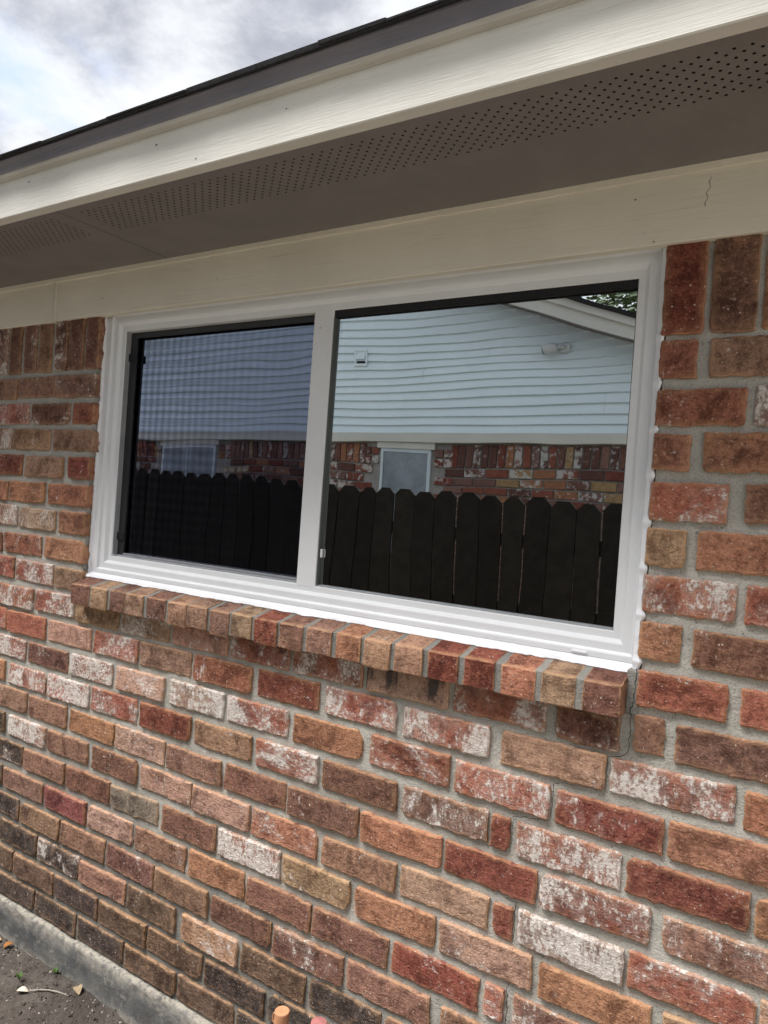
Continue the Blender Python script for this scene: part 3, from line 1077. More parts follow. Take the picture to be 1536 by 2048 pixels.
wpart("mullion", M['vinyl'], [(ML0, ML1, FY - 0.0006, FY + 0.055, GB - 0.004, GT + 0.004)], 0.0012)
wpart("gasket", M['gasket'], [(ML1 + 0.0005, GR, FY + 0.004, FY + 0.012, GT - 0.0165, GT + 0.002),  # head gasket made tall, standing in for the soffit's dark reflection
                              (GR - 0.0015, GR + .001, FY + 0.004, FY + 0.0105, GB, GT - 0.017)])
wpart("glazing_bead", M['track'], [(ML1 + 0.0004, GR, FY + 0.006, FY + 0.0145, GB - 0.002, GB + 0.0036)], 0.001)
wpart("side_bead", M['bead'], [(ML1 - 0.001, ML1 + 0.0022, FY + 0.003, FY + 0.0147, GB + 0.004, GT - 0.017)], 0.0008)
lx = -0.398
wpart("weep_cover", M['vinyl'], [(lx - 0.016, lx + 0.016, FY - 0.0205, FY - 0.016, GB - 0.0497, GB - 0.0435)], 0.002)
wpart("screw_plug", M['dimple'], [(-1.0955, -1.0925, FY - 0.0012, FY, 1.9215, 1.9245)], 0.0006)
wpart("sash_latch", M['vinyl'], [(ML1 + 0.003, ML1 + 0.009, FY + 0.006, FY + 0.0142, 1.362, 1.383)], 0.002)


def pane(x0, x1, z0, z1, y, bow, name, ph):
    nx, nz, th = 30, 22, 0.005
    vs, fs, fm = [], [], []
    for j in range(nz + 1):
        for i in range(nx + 1):
            u, v = 2 * i / nx - 1, 2 * j / nz - 1
            yy = y - bow * (1 - u * u * 0.55) * (1 - v * v)
            yy += 0.00022 * math.sin(1.9 * u + 2.3 * v + ph) * (1 - abs(u))
            vs.append((x0 + (x1 - x0) * i / nx - wo_.x, yy - wo_.y, z0 + (z1 - z0) * j / nz - wo_.z))
    w1 = nx + 1
    for j in range(nz):
        for i in range(nx):
            fs.append((j * w1 + i, j * w1 + i + 1, (j + 1) * w1 + i + 1, (j + 1) * w1 + i))
            fm.append(0)
    k = len(vs)
    vs += [(x0 - wo_.x, y + th - wo_.y, z0 - wo_.z), (x1 - wo_.x, y + th - wo_.y, z0 - wo_.z),
           (x1 - wo_.x, y + th - wo_.y, z1 - wo_.z), (x0 - wo_.x, y + th - wo_.y, z1 - wo_.z)]
    fs.append((k, k + 3, k + 2, k + 1))
    fm.append(1)
    o_ = mesh_obj(name, vs, fs, None, win, smooth=True, mats=[M['glass'], M['clear']], fmat=fm)
    return o_


pane(ML1 - 0.004, GR + 0.006, GB - 0.006, GT + 0.006, FY + 0.0150, 0.0012, "glass_pane", 0.4)
pane(GL - 0.006, ML0 + 0.004, GB - 0.006, GT + 0.006, FY + 0.034, 0.0012, "glass_pane", 2.2)

# sealant, gunned in by hand: a smeared bead along sill, left reveal and right brickwork
def ribbon(pts_a, pts_b, name):
    vs = [q for pr in zip(pts_a, pts_b) for q in pr]
    vs = [(v[0] - wo_.x, v[1] - wo_.y, v[2] - wo_.z) for v in vs]
    fs = [(2 * i, 2 * i + 1, 2 * i + 3, 2 * i + 2) for i in range(len(pts_a) - 1)]
    return vs, fs


r = random.Random(31)
mbs = MB()
# bottom: three strips so the bead is rounded
N = 330
bead = []
for i in range(N + 1):
    x = -1.905 + (-0.288 + 1.905) * i / N
    wv = 0.0026 * n3(x * 26, 0, 1) + 0.0016 * n3(x * 95, 0, 2) + 0.002 * n3(x * 6, 0, 9)
    out_ = max(0.004, 0.0135 + wv * 2)
    zf = GB - 0.0525
    ys = FY - 0.0155
    zs_ = lambda y_: 1.15 + 0.0585 + (y_ - SY) / 0.085 * 0.021     # top of the sloping sill
    yl = ys - out_
    bead.append([(x, ys + 0.004, zf + 0.003), (x, ys - out_ * 0.28, zf - 0.003), (x, ys - out_ * 0.72, 0.35 * zf + 0.65 * zs_(yl) + 0.002), (x, yl, zs_(yl) + 0.0012), (x, yl + 0.006, zs_(yl) - 0.006)])
for a in range(4):
    v_, f_ = ribbon([b_[a] for b_ in bead], [b_[a + 1] for b_ in bead], "")
    mbs.add(v_, f_)
# left reveal
N = 220
lb = []
for i in range(N + 1):
    z = 1.228 + (2.02 - 1.228) * i / N
    wv = 0.0035 * n3(z * 40, 3, 1) + 0.002 * n3(z * 130, 3, 2)
    ny = FY - 0.019 - max(0.0, 0.004 + wv)
    lb.append([(GL - 0.056, FY - 0.0150, z), (OPEN_L + 0.007, FY - 0.0160, z), (OPEN_L + 0.0015, ny + .001, z), (OPEN_L - 0.004, ny + 0.002, z)])
for a in range(3):
    v_, f_ = ribbon([b_[a] for b_ in lb], [b_[a + 1] for b_ in lb], "")
    mbs.add(v_, f_)
# right: pushed out between the bricks at each bed joint
N = 300
rb = []
for i in range(N + 1):
    z = 1.225 + (2.005 - 1.225) * i / N
    ph = (z - 1.884788) / -0.084857
    fr = abs(ph - math.floor(ph) - 0.5)             # 0 at a bed joint
    bump_ = max(0.0, 1 - fr / 0.14) if z < 1.85 else 0.0
    ex = OPEN_R + 0.001 + 0.0075 * bump_ ** 0.9 * max(0.0, 0.55 + 1.1 * n3(z * 7.3, 0, 4)) + 0.0015 * n3(z * 70, 1, 1)
    yy = 0.0072 - 0.0055 * bump_
    rb.append([(GR + 0.046, FY - 0.0160, z), (OPEN_R - 0.007, yy + 0.006, z), (ex + 0.001, yy - 0.001, z), (ex + 0.005, yy + 0.003, z)])
for a in range(3):
    v_, f_ = ribbon([b_[a] for b_ in rb], [b_[a + 1] for b_ in rb], "")
    mbs.add(v_, f_)
seal = mesh_obj("sealant", mbs.v, mbs.f, M['sealant'], win, smooth=True)

# insect screen in the left half
scr = thing("insect_screen", ((GL + ML0) / 2, FY + 0.02, GB), "black framed insect screen in the left half of window", "screen")
so = scr.location
SX0, SX1, SZ0, SZ1 = GL + 0.001, ML0 - 0.001, GB + 0.0052, GT - 0.0012


def spart(name, mat, bx, parent=scr, bev=0.0008):
    mb_ = MB()
    x0, x1, y0, y1, z0, z1 = bx
    mb_.box(x0 - so.x, x1 - so.x, y0 - so.y, y1 - so.y, z0 - so.z, z1 - so.z, bev)
    return mb_.build(name, mat, parent)


y0, y1 = FY + 0.019, FY + 0.027
spart("frame_bar", M['screen_bar'], (SX0, SX0 + 0.026, y0, y1, SZ0, SZ1))
spart("frame_bar", M['track'], (SX1 - 0.004, SX1, y0, y1, SZ0, SZ1))
spart("frame_bar", M['screen_bar'], (SX0 + 0.0262, SX1 - 0.0042, y0, y1, SZ1 - 0.016, SZ1))
spart("frame_bar", M['track'], (SX0 + 0.0262, SX1 - 0.0042, y0, y1, SZ0, SZ0 + 0.006))
for z in (1.888, 1.352):
    spart("pull_tab", M['gasket'], (SX0 - 0.0005, SX0 + 0.030, y0 - 0.006, y0 - 0.0002, z - 0.012, z + 0.012), bev=0.002)
mw = MB()
zc0, zc1 = SZ0 + 0.003, SZ1 - 0.004
mw.box(SX0 + 0.02 - so.x, SX1 - 0.002 - so.x, y0 + 0.0040 - so.y, y0 + 0.0043 - so.y, zc0 - so.z, zc1 - so.z)
# single sheet of weave
mo = mesh_obj("mesh", [(SX0 + 0.02, y0 + 0.004, zc0), (SX1 - 0.002, y0 + 0.004, zc0), (SX1 - 0.002, y0 + 0.004, zc1), (SX0 + 0.02, y0 + 0.004, zc1)],
              [(0, 1, 2, 3)], M['screen'], scr)
mo.location = (-so.x, -so.y, -so.z)

# track under the screen, part of the window
wpart("screen_track", M['track'], [(GL + 0.0005, ML0 - 0.0005, FY + 0.012, FY + 0.030, GB - 0.001, GB + 0.0048)], 0.001)
wpart("jamb_channel", M['track'], [(GL - 0.002, GL + 0.0006, FY + 0.003, FY + 0.034, GB + 0.005, GT)], 0.0002)

# dark room behind the glass
rx0, rx1, ry0, ry1, rz0, rz1 = -3.4, 0.9, 0.098, 3.2, 0.16, 2.38
vs = [(x, y, z) for x in (rx0, rx1) for y in (ry0, ry1) for z in (rz0, rz1)]
tag(mesh_obj("room", vs, [(2, 3, 7, 6), (0, 1, 3, 2), (4, 6, 7, 5), (0, 2, 6, 4), (1, 5, 7, 3)], M['room']), kind='structure')

# ================================================================== eave
EX0, EX1 = -4.6, 2.2
SOF = 2.136
FA = -0.388                                   # fascia face
eave = thing("roof_eave", (0, FA, 2.13), "cream painted eave with fascia board and brown vented soffit over window", "eave")
eo = eave.location


def epart(name, mat, boxes, bev=0.0, parent=None):
    mb_ = MB()
    for (x0, x1, y0, y1, z0, z1) in boxes:
        mb_.box(x0 - eo.x, x1 - eo.x, y0 - eo.y, y1 - eo.y, z0 - eo.z, z1 - eo.z, bev)
    return mb_.build(name, mat, parent or eave)


epart("fascia_board", M['fascia'], [(EX0, EX1, FA, FA + 0.028, 2.1295, 2.2475)], 0.002)
# shingle mould: sloping out towards the top under the shingles
mb = MB()
pf = [(FA - 0.0004, 2.2170), (FA - 0.0120, 2.2195), (FA - 0.0150, 2.2235), (FA - 0.0158, 2.2290), (FA - 0.0162, 2.2300), (FA + 0.01, 2.2302)]
vs = []
for (y, z) in pf:
    vs += [(EX0 - eo.x, y - eo.y, z - eo.z), (EX1 - eo.x, y - eo.y, z - eo.z)]
mb.add(vs, [(2 * i, 2 * i + 1, 2 * i + 3, 2 * i + 2) for i in range(len(pf) - 1)])
mb.build("shingle_mould", M['mould'], eave)
# dark slate lip painting the overhang's shade on the mould's upper part
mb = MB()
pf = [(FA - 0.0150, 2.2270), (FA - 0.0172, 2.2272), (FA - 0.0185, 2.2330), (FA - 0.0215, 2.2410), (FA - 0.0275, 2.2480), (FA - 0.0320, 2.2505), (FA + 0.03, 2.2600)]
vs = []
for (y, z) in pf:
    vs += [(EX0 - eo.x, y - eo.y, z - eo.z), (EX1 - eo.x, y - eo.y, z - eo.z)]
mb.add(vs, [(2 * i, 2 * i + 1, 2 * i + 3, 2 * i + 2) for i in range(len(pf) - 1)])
mb.build("mould_shade_strip", M['mould_shade'], eave, True)

# frieze boards on the wall, butted with a caulked joint
FZ0, FZ1 = -0.0105, 0.012
epart("frieze_board", M['frieze'], [(EX0, -2.1130, FZ0 + 0.0022, FZ1, FRIEZE_Z - 0.002, SOF - 0.002)], 0.0015)
epart("frieze_board", M['frieze'], [(-2.1055, EX1, FZ0, FZ1, FRIEZE_Z, SOF - 0.002)], 0.0015)
mb = MB()
zs = [FRIEZE_Z - 0.002 + (SOF - FRIEZE_Z) * i / 22 for i in range(23)]
va = []
for z in zs:
    k = 0.0016 * n3(z * 60, 3, 3)
    va += [(-2.1125 + k - eo.x, FZ0 + 0.001 - eo.y, z - eo.z), (-2.1065 + k - eo.x, FZ0 - 0.0062 - eo.y, z - eo.z), (-2.1005 + k - eo.x, FZ0 + 0.0004 - eo.y, z - eo.z)]
mb.add(va, [(3 * i + a, 3 * i + a + 1, 3 * i + a + 4, 3 * i + a + 3) for i in range(22) for a in range(2)])
mesh_obj("joint_caulk", mb.v, mb.f, M['frieze'], eave, smooth=True)
# caulk strip where frieze meets soffit (uneven, hairline gap below it)
va = []
nb = 200
for i in range(nb + 1):
    x = EX0 + (EX1 - EX0) * i / nb
    h = 0.0115 + 0.0016 * n3(x * 9, 1, 1) + 0.001 * n3(x * 40, 1, 2)
    va += [(x - eo.x, FZ0 - 0.0052 - eo.y, SOF + .001 - eo.z), (x - eo.x, FZ0 - 0.0045 - eo.y, SOF - h - eo.z), (x - eo.x, FZ0 + 0.002 - eo.y, SOF - h - 0.0005 - eo.z)]
mesh_obj("caulk_strip", va, [(3 * i + a, 3 * i + a + 1, 3 * i + a + 4, 3 * i + a + 3) for i in range(nb) for a in range(2)], M['frieze'], eave)
# backing strip that closes the slot between frieze and window head
epart("head_flashing", M['frieze'], [(-1.96, -0.20, FZ1 + 0.0004, 0.11, FRIEZE_Z + 0.018, FRIEZE_Z + 0.024)])

# soffit panels with punched vent holes
def soffit_panel(x0, x1, hx0, hx1):
    ya, yb = FA + 0.0275, FZ0 + 0.004
    h0, rows, dy, dx, rad = -0.3285, 11, 0.0108, 0.0220, 0.0027
    z = SOF
    mb_ = MB()
    q = lambda pts: [(p[0] - eo.x, p[1] - eo.y, z - eo.z) for p in pts]
    h1 = h0 + rows * dy
    mb_.add(q([(x0, ya), (x1, ya), (x1, h0), (x0, h0)]), [(0, 1, 2, 3)])
    mb_.add(q([(x0, h1), (x1, h1), (x1, yb), (x0, yb)]), [(0, 1, 2, 3)])
    n = int((hx1 - hx0) / dx) - 1
    for k in range(rows):
        a, b = h0 + k * dy, h0 + (k + 1) * dy
        s = hx0 + (0.5 * dx if k % 2 else 0.0)
        e_ = s + n * dx
        mb_.add(q([(x0, a), (s, a), (s, b), (x0, b)]), [(0, 1, 2, 3)])
        mb_.add(q([(e_, a), (x1, a), (x1, b), (e_, b)]), [(0, 1, 2, 3)])
        for i in range(n):
            c0, c1 = s + i * dx, s + (i + 1) * dx
            cx, cy = (c0 + c1) / 2, (a + b) / 2
            if cx < -3.0 or cx > 0.7:
                mb_.add(q([(c0, a), (c1, a), (c1, b), (c0, b)]), [(0, 1, 2, 3)])
                continue
            ring = [(cx + rad * math.cos(math.pi * t / 4 + math.pi / 8), cy + rad * math.sin(math.pi * t / 4 + math.pi / 8)) for t in range(8)]
            out_ = [(c1, b), (c0, b), (c0, a), (c1, a)]
            mb_.add(q(ring + out_), [(0, 1, 8), (1, 2, 9, 8), (2, 3, 9), (3, 4, 10, 9), (4, 5, 10), (5, 6, 11, 10), (6, 7, 11), (7, 0, 8, 11)])
    o_ = mesh_obj("soffit_panel", mb_.v, mb_.f, M['soffit'], eave)
    return o_


soffit_panel(EX0, -1.5945, EX0 + .05, -1.602)
soffit_panel(-1.5925, EX1, -1.548, EX1 - 0.05)
epart("attic_dark_sheet", M['room'], [(EX0, EX1, FA + 0.029, 0.0, SOF + 0.02, SOF + 0.03)])  # dark sheet standing in for the attic's darkness above the vent holes
# nail heads in the soffit
for (x, y) in ((-0.42, -0.352), (-1.56, -0.05), (-0.33, -0.06), (-1.63, -0.05)):
    mb = MB()
    mb.lathe(x - eo.x, y - eo.y, [(0.004, SOF - 0.0002 - eo.z), (0.0035, SOF - 0.0014 - eo.z), (0.001, SOF - 0.0018 - eo.z)], 10)
    mb.build("nail_head", M['soffit'], eave)

PCRACK = [(-0.217, 2.112), (-0.221, 2.104), (-0.218, 2.093), (-0.225, 2.084), (-0.221, 2.075), (-0.226, 2.067), (-0.224, 2.06)]
MARKS = [(-1.633, 2.218, -0.388, 0.0035), (-1.651, 2.2, -0.388, 0.003), (-1.209, 2.196, -0.388, 0.003), (-1.091, 2.145, -0.388, 0.0022), (-0.868, 2.19, -0.388, 0.002), (-1.874, 2.053, -0.0105, 0.0028), (-0.666, 2.136, -0.0105, 0.0022), (-0.307, 2.01, -0.0105, 0.002), (-0.345, 2.092, -0.0105, 0.0022), (-1.404, 2.061, -0.0105, 0.0018)]
# set nails, dark dimples in the paint, and a paint crack on the frieze
for (x, z, y, rr) in MARKS:
    mb = MB()
    n_ = 9
    ring = [(x + rr * (1 + .35 * math.sin(3 * a_ + x * 50)) * math.cos(a_) - eo.x, y - 0.0005 - eo.y, z + 0.7 * rr * math.sin(a_) - eo.z) for a_ in [2 * math.pi * q_ / n_ for q_ in range(n_)]]
    mb.add(ring, [tuple(range(n_))])
    mb.build("nail_dimple", M['dimple'], eave)
va = []
for i, (x, z) in enumerate(PCRACK):
    va += [(x - 0.0005 - eo.x, FZ0 - 0.0004 - eo.y, z - eo.z), (x + 0.0005 + 0.0006 * (i % 2) - eo.x, FZ0 - 0.0004 - eo.y, z - eo.z)]
mesh_obj("paint_crack", va, [(2 * i, 2 * i + 1, 2 * i + 3, 2 * i + 2) for i in range(len(PCRACK) - 1)], M['soffit'], eave)

# roof deck and shingles
PITCH = math.atan(0.375)
RZ = 2.2470
RY = FA - 0.030
deck = MB()
ly = 4.2
ca, sa = math.cos(PITCH), math.sin(PITCH)
vs = []
for x in (EX0, EX1):
    for (s, t) in ((0.05, -0.006), (ly, -0.006), (ly, 0.0045), (0.05, 0.0045)):
        vs.append((x - eo.x, RY + s * ca - t * sa - eo.y, RZ + s * sa + t * ca - eo.z))
deck.add(vs, [(0, 1, 2, 3), (7, 6, 5, 4), (0, 4, 5, 1), (1, 5, 6, 2), (2, 6, 7, 3), (3, 7, 4, 0)])
deck.build("roof_deck", M['shingle'], eave).color = (0.07, 0.07, 0.078, 0.0)
r = random.Random(8)
for c in range(12):
    x = EX0 + 0.1 * (c % 3)
    while x < EX1:
        wdt = r.choice((0.12, 0.16, 0.19, 0.24, 0.30)) * r.uniform(.9, 1.1)
        th = r.choice((0.004, 0.0045, 0.008, 0.0095)) if c else r.choice((0.0035, 0.0042, 0.0055, 0.0062))
        x1 = min(x + wdt - 0.0025, EX1)
        s0 = -0.014 + c * 0.14 + r.uniform(-.003, .003)
        s1 = s0 + 0.20
        base = 0.0078 + (0.0045 if c else 0.0)
        lift = 0.0105
        pr = [(s0, base), (s1, base - 0.001), (s1, base + 0.004), (s0 + 0.006, base + th), (s0, base + th - 0.0012)]
        if c:
            pr = [(a, t + lift * max(0, (s1 - a) / 0.2)) for (a, t) in pr]
        vs = []
        for xx in (x, x1):
            for (s, t) in pr:
                vs.append((xx - eo.x + r.uniform(-.001, .001), RY + s * ca - t * sa - eo.y, RZ + s * sa + t * ca - eo.z + r.uniform(-.0006, .0006)))
        mb = MB()
        mb.add(vs, [(0, 1, 2, 3, 4), (9, 8, 7, 6, 5)] + [(i, (i + 1) % 5, 5 + (i + 1) % 5, 5 + i) for i in range(5)])
        if -2.8 < x < 0.4 and c < 2:
            o = mb.build("shingle", M['shingle'], eave)
            k = r.uniform(.8, 1.25)
            o.color = (0.075 * k, 0.075 * k, 0.082 * k, 0.0)
        else:
            if c not in globals().setdefault('_rest', {}):
                _rest[c] = MB()
            _rest[c].add(mb.v, mb.f)
        x += wdt
allrest = MB()
for k_, v_ in _rest.items():
    allrest.add(v_.v, v_.f)
o = allrest.build("shingle_field", M['shingle'], eave)
o.color = (0.075, 0.075, 0.082, 0.0)
o['kind'] = 'stuff'
o['label'] = "dark grey asphalt shingles farther up the roof"
# starter strip, a thin continuous lip under the first course
mb = MB()
vs = []
for x in (EX0, EX1):
    for (s, t) in ((-0.012, 0.0075), (0.2, 0.0075), (0.2, 0.0050), (-0.012, 0.0050)):
        vs.append((x - eo.x, RY + s * ca - t * sa - eo.y, RZ + s * sa + t * ca - eo.z))
mb.add(vs, [(0, 1, 2, 3), (7, 6, 5, 4), (0, 4, 5, 1), (1, 5, 6, 2), (2, 6, 7, 3), (3, 7, 4, 0)])
o = mb.build("starter_strip", M['shingle'], eave)
o.color = (0.07, 0.07, 0.078, 0.0)

# ================================================================== capped pipes by the wall
def capped_pipe(x, y, ztop, rad, cap_mat, label, tab):
    p = thing("capped_pipe", (x, y, GZ), label, "pipe", "capped pipes standing by the wall")
    mb_ = MB()
    mb_.lathe(0, 0, [(rad * 0.80, -0.05), (rad * 0.80, ztop - 0.034 - GZ)], 20)
    mb_.build("pipe", M['pipe'], p, True)
    h = ztop - GZ
    mb_ = MB()
    mb_.lathe(0, 0, [(rad * 0.97, h - 0.036), (rad, h - 0.034), (rad, h - 0.0035), (rad * 0.985, h - 0.0012), (rad * 0.93, h), (rad * 0.15, h + 0.0003)], 32)
    c = mb_.build("cap", cap_mat, p, False)
    me = c.data
    for pl in me.polygons:
        pl.use_smooth = abs(pl.normal.z) < 0.5
    if tab:
        mb_ = MB()
        pts = []
        for i in range(11):
            a = math.pi * i / 10
            pts.append((-rad * 0.95 - 0.006 * math.sin(a), -0.004, h - 0.032 + 0.022 * (1 - math.cos(a)) / 2))
        mb_.tube(pts, 0.0018, 8)
        mb_.build("cap_strap", cap_mat, c, True)
    return p


capped_pipe(-0.958, -0.100, 0.373, 0.0165, M['cap_orange'], "grey standing pipe with pale orange cap and small strap, left of two", True)
capped_pipe(-0.858, -0.100, 0.392, 0.0175, M['cap_pink'], "grey standing pipe with dusty pink cap, right of two", False)

# ================================================================== litter on the soil
def leaf(x, y, rz, ln, wd, curl, colr, name, label, cat, group=None, mat='leaf_dry'):
    mb_ = MB()
    n = 9
    vs = []
    for i in range(n):
        f = i / (n - 1)
        hw = wd * math.sin(math.pi * (f ** 0.8)) ** 0.8 * 0.5 + 0.0006
        zc = curl * math.sin(math.pi * f) + 0.002
        for s in (-1, 0, 1):
            vs.append((ln * (f - .5), s * hw, zc + (0.35 * hw if s else 0.0)))
    k = len(vs)
    vs += [(v[0], v[1], v[2] - 0.0008) for v in vs]
    fs = []
    for i in range(n - 1):
        for s in range(2):
            a = i * 3 + s
            fs.append((a, a + 3, a + 4, a + 1))
            fs.append((k + a, k + a + 1, k + a + 4, k + a + 3))
    mb_.add(vs, fs)
    o_ = mesh_obj(name, mb_.v, mb_.f, M[mat], None, True)
    zz_ = GZ + 0.016 * n3(x * 5, y * 5, 1) + 0.010 * n3(x * 17, y * 17, 4) + 0.010 * max(0.0, 1 + y / 0.10)
    o_.location = (x, y, zz_ + 0.004)
    o_.rotation_euler = (0.1, -0.08, rz)
    o_.color = (*colr, 0.15)
    tag(o_, label, cat, group)
    return o_


leaf(-2.103, -0.028, 1.2, 0.030, 0.017, 0.006, (0.30, 0.13, 0.04), "dry_leaf", "small orange brown leaf standing by the footing", "leaf", "dry leaves on the soil")
leaf(-2.166, -0.035, 0.3, 0.050, 0.018, 0.005, (0.42, 0.30, 0.18), "dry_leaf", "curled tan leaf in the corner at the picture's left edge", "leaf", "dry leaves on the soil")
leaf(-1.749, -0.030, -0.5, 0.045, 0.024, 0.006, (0.30, 0.23, 0.15), "dry_leaf", "brown pointed leaf leaning on the concrete footing", "leaf", "dry leaves on the soil")
leaf(-1.880, -0.117, 0.4, 0.036, 0.018, 0.004, (0.50, 0.45, 0.38), "dry_leaf", "bleached whitish leaf lying on bare soil", "leaf", "dry leaves on the soil")
mb = MB()
tp = [(-1.862 + 0.022 * i, -0.110 + 0.062 * math.sin(i * 0.26), GZ + 0.012 + 0.004 * math.sin(i * 0.9)) for i in range(6)]
mb.tube([(p[0] + 1.86, p[1] + 0.1, p[2] - GZ) for p in tp], [0.0016, 0.0022, 0.0021, 0.0020, 0.0018, 0.0010], 7)
o = mb.build("twig", mat_plain("twig_bark", (0.30, 0.27, 0.23), 0.9, 0.3, 60.0, 0.3), None, True)
o.location = (-1.86, -0.1, GZ)
tag(o, "thin bent grey twig lying beside the whitish leaf", "twig")


def weed(x, y, n, h, label):
    t = thing("weed", (x, y, GZ + 0.008), label, "weed", "green weeds at the footing")
    r_ = random.Random(int(abs(x) * 1000))
    for i in range(n):
        a = 2 * math.pi * i / n + r_.uniform(-.4, .4)
        mb_ = MB()
        L_ = h * r_.uniform(.7, 1.1)
        vs = []
        for j in range(5):
            f = j / 4
            hw = 0.0032 * math.sin(math.pi * min(1, f * .85 + .12))
            rr = 0.55 * L_ * f ** 1.4
            zz_ = L_ * f * (1 - .25 * f)
            vs += [(rr * math.cos(a) - hw * math.sin(a), rr * math.sin(a) + hw * math.cos(a), zz_), (rr * math.cos(a) + hw * math.sin(a), rr * math.sin(a) - hw * math.cos(a), zz_ + .0006)]
        o_ = mesh_obj("leaf_blade", vs, [(2 * j, 2 * j + 1, 2 * j + 3, 2 * j + 2) for j in range(4)], M['weed'], t, True)
        o_.color = (0.07 * r_.uniform(.8, 1.3), 0.14, 0.03, 0.0)


weed(-1.867, -0.022, 6, 0.034, "tiny green weed sprouting right at the footing edge")
weed(-1.931, -0.096, 5, 0.026, "tiny dark green weed sprouting out on the soil")

# ================================================================== fence behind the photographer (seen in the glass)
FEN_Y = -2.29


def fence_top(x):
    return 1.5 + 3.76 * (0.0245 + 0.0165 * (-0.266 - x / 3.76))


fence = thing("wooden_fence", (-2.6, FEN_Y, 0), "dark stained dog-eared picket fence reflected in the window", "fence")
edges = [-2.726, -2.557, -2.433, -2.286, -2.139, -1.985, -1.839, -1.692, -1.56, -1.429, -1.286, -1.1355, -1.0]
while edges[0] > -5.4:
    edges.insert(0, edges[0] - 0.1435)
while edges[-1] < 0.4:
    edges.append(edges[-1] + 0.1435)
r = random.Random(21)
for a, b in zip(edges, edges[1:]):
    gap = r.choice((0.003, 0.005, 0.008, 0.012, 0.015))
    x0, x1 = a + gap / 2, b - gap / 2
    zt = fence_top((a + b) / 2) + r.uniform(-.008, .008)
    e = 0.036
    out_ = [(x0, 0.03), (x1, 0.03), (x1, zt - e * 1.1), (x1 - e, zt), (x0 + e, zt), (x0, zt - e * 1.1)]
    lean = r.uniform(-.004, .004)
    vs = [(px - fence.location.x + lean * pz, yy, pz) for yy in (0.008, -0.008) for (px, pz) in out_]
    mb = MB()
    mb.add(vs, [tuple(range(6)), tuple(range(11, 5, -1))] + [(i, 6 + i, 6 + (i + 1) % 6, (i + 1) % 6) for i in range(6)])
    o = mb.build("picket", M['fence'], fence)
    k = r.uniform(.75, 1.3)
    o.color = (0.022 * k, 0.019 * k, 0.016 * k, 0.0)
for z in (0.35, 0.95, 1.35):
    mb = MB()
    mb.box(edges[0] - fence.location.x, edges[-1] - fence.location.x, -0.05, -0.0095, z - .04, z + .04, .003)
    o = mb.build("rail", M['fence'], fence)
    o.color = (0.035, 0.029, 0.023, 0)

# ================================================================== neighbouring house (seen in the glass)
NY = -4.432
ND = 5.9
hx0, hx1, apx = -11.0, 0.57, -5.2
TRIM0, TRIM1 = 2.108, 2.205
slope = 0.377


def rake(x):
    return 2.968 - slope * (abs(x - apx) + apx + 1.448)


nb_house = thing("neighbour_house", (-5.2, NY, 0), "neighbour's house with pale blue lap siding gable over brick, reflected in window", "house")
ho = nb_house.location


def hpart(name, mat, boxes, parent=None, bev=0.0):
    mb_ = MB()
    for (x0, x1, y0, y1, z0, z1) in boxes:
        mb_.box(x0 - ho.x, x1 - ho.x, y0 - ho.y, y1 - ho.y, z0, z1, bev)
    return mb_.build(name, mat, parent or nb_house)


# lap siding, each board leaning over the one below
EXPO = 0.0815
k = 0
z = TRIM1 + 0.002
while True:
    z0, z1 = z + k * EXPO, z + (k + 1) * EXPO
    k += 1
    def xr(zz_):
        return apx + (2.968 - zz_) / slope - apx - 1.448
    a1, b1 = xr(z0), xr(min(z1, rake(apx)))
    if a1 <= apx + 0.1:
        break
    mirror = lambda q: 2 * apx - q
    c = [(mirror(a1), z0), (a1, z0), (max(b1, apx + .02), z1), (mirror(max(b1, apx + .02)), z1)]
    yo = (0.028, 0.028, 0.004, 0.004)
    vs = [(p[0] - ho.x, yo[i], p[1]) for i, p in enumerate(c)] + [(p[0] - ho.x, -0.006, p[1]) for p in c]
    mb = MB()
    mb.add(vs, [(0, 1, 2, 3), (7, 6, 5, 4), (0, 4, 5, 1), (1, 5, 6, 2), (2, 6, 7, 3), (3, 7, 4, 0)])
    mb.build("siding_board", M['siding'], nb_house)
for (jx, k0, n_) in ((-3.35, 6, 2), (-1.62, 2, 2), (-4.35, 12, 2), (-2.7, 9, 1), (-5.9, 5, 2), (-6.5, 10, 2)):
    for kk in range(n_):
        zz0 = TRIM1 + 0.002 + (k0 + kk) * EXPO
        mb = MB()
        mb.add([(jx - ho.x, 0.0290, zz0 + 0.003), (jx + 0.004 - ho.x, 0.0290, zz0 + 0.003), (jx + 0.004 - ho.x, 0.0058, zz0 + EXPO - 0.003), (jx - ho.x, 0.0058, zz0 + EXPO - 0.003)], [(0, 1, 2, 3)])
        mb.build("siding_seam", M['far_frame'], nb_house)
hpart("frieze_trim", M['far_trim'], [(hx0, hx1 + .1, NY - 0.02, NY + 0.045, TRIM0, TRIM1)], bev=.003)
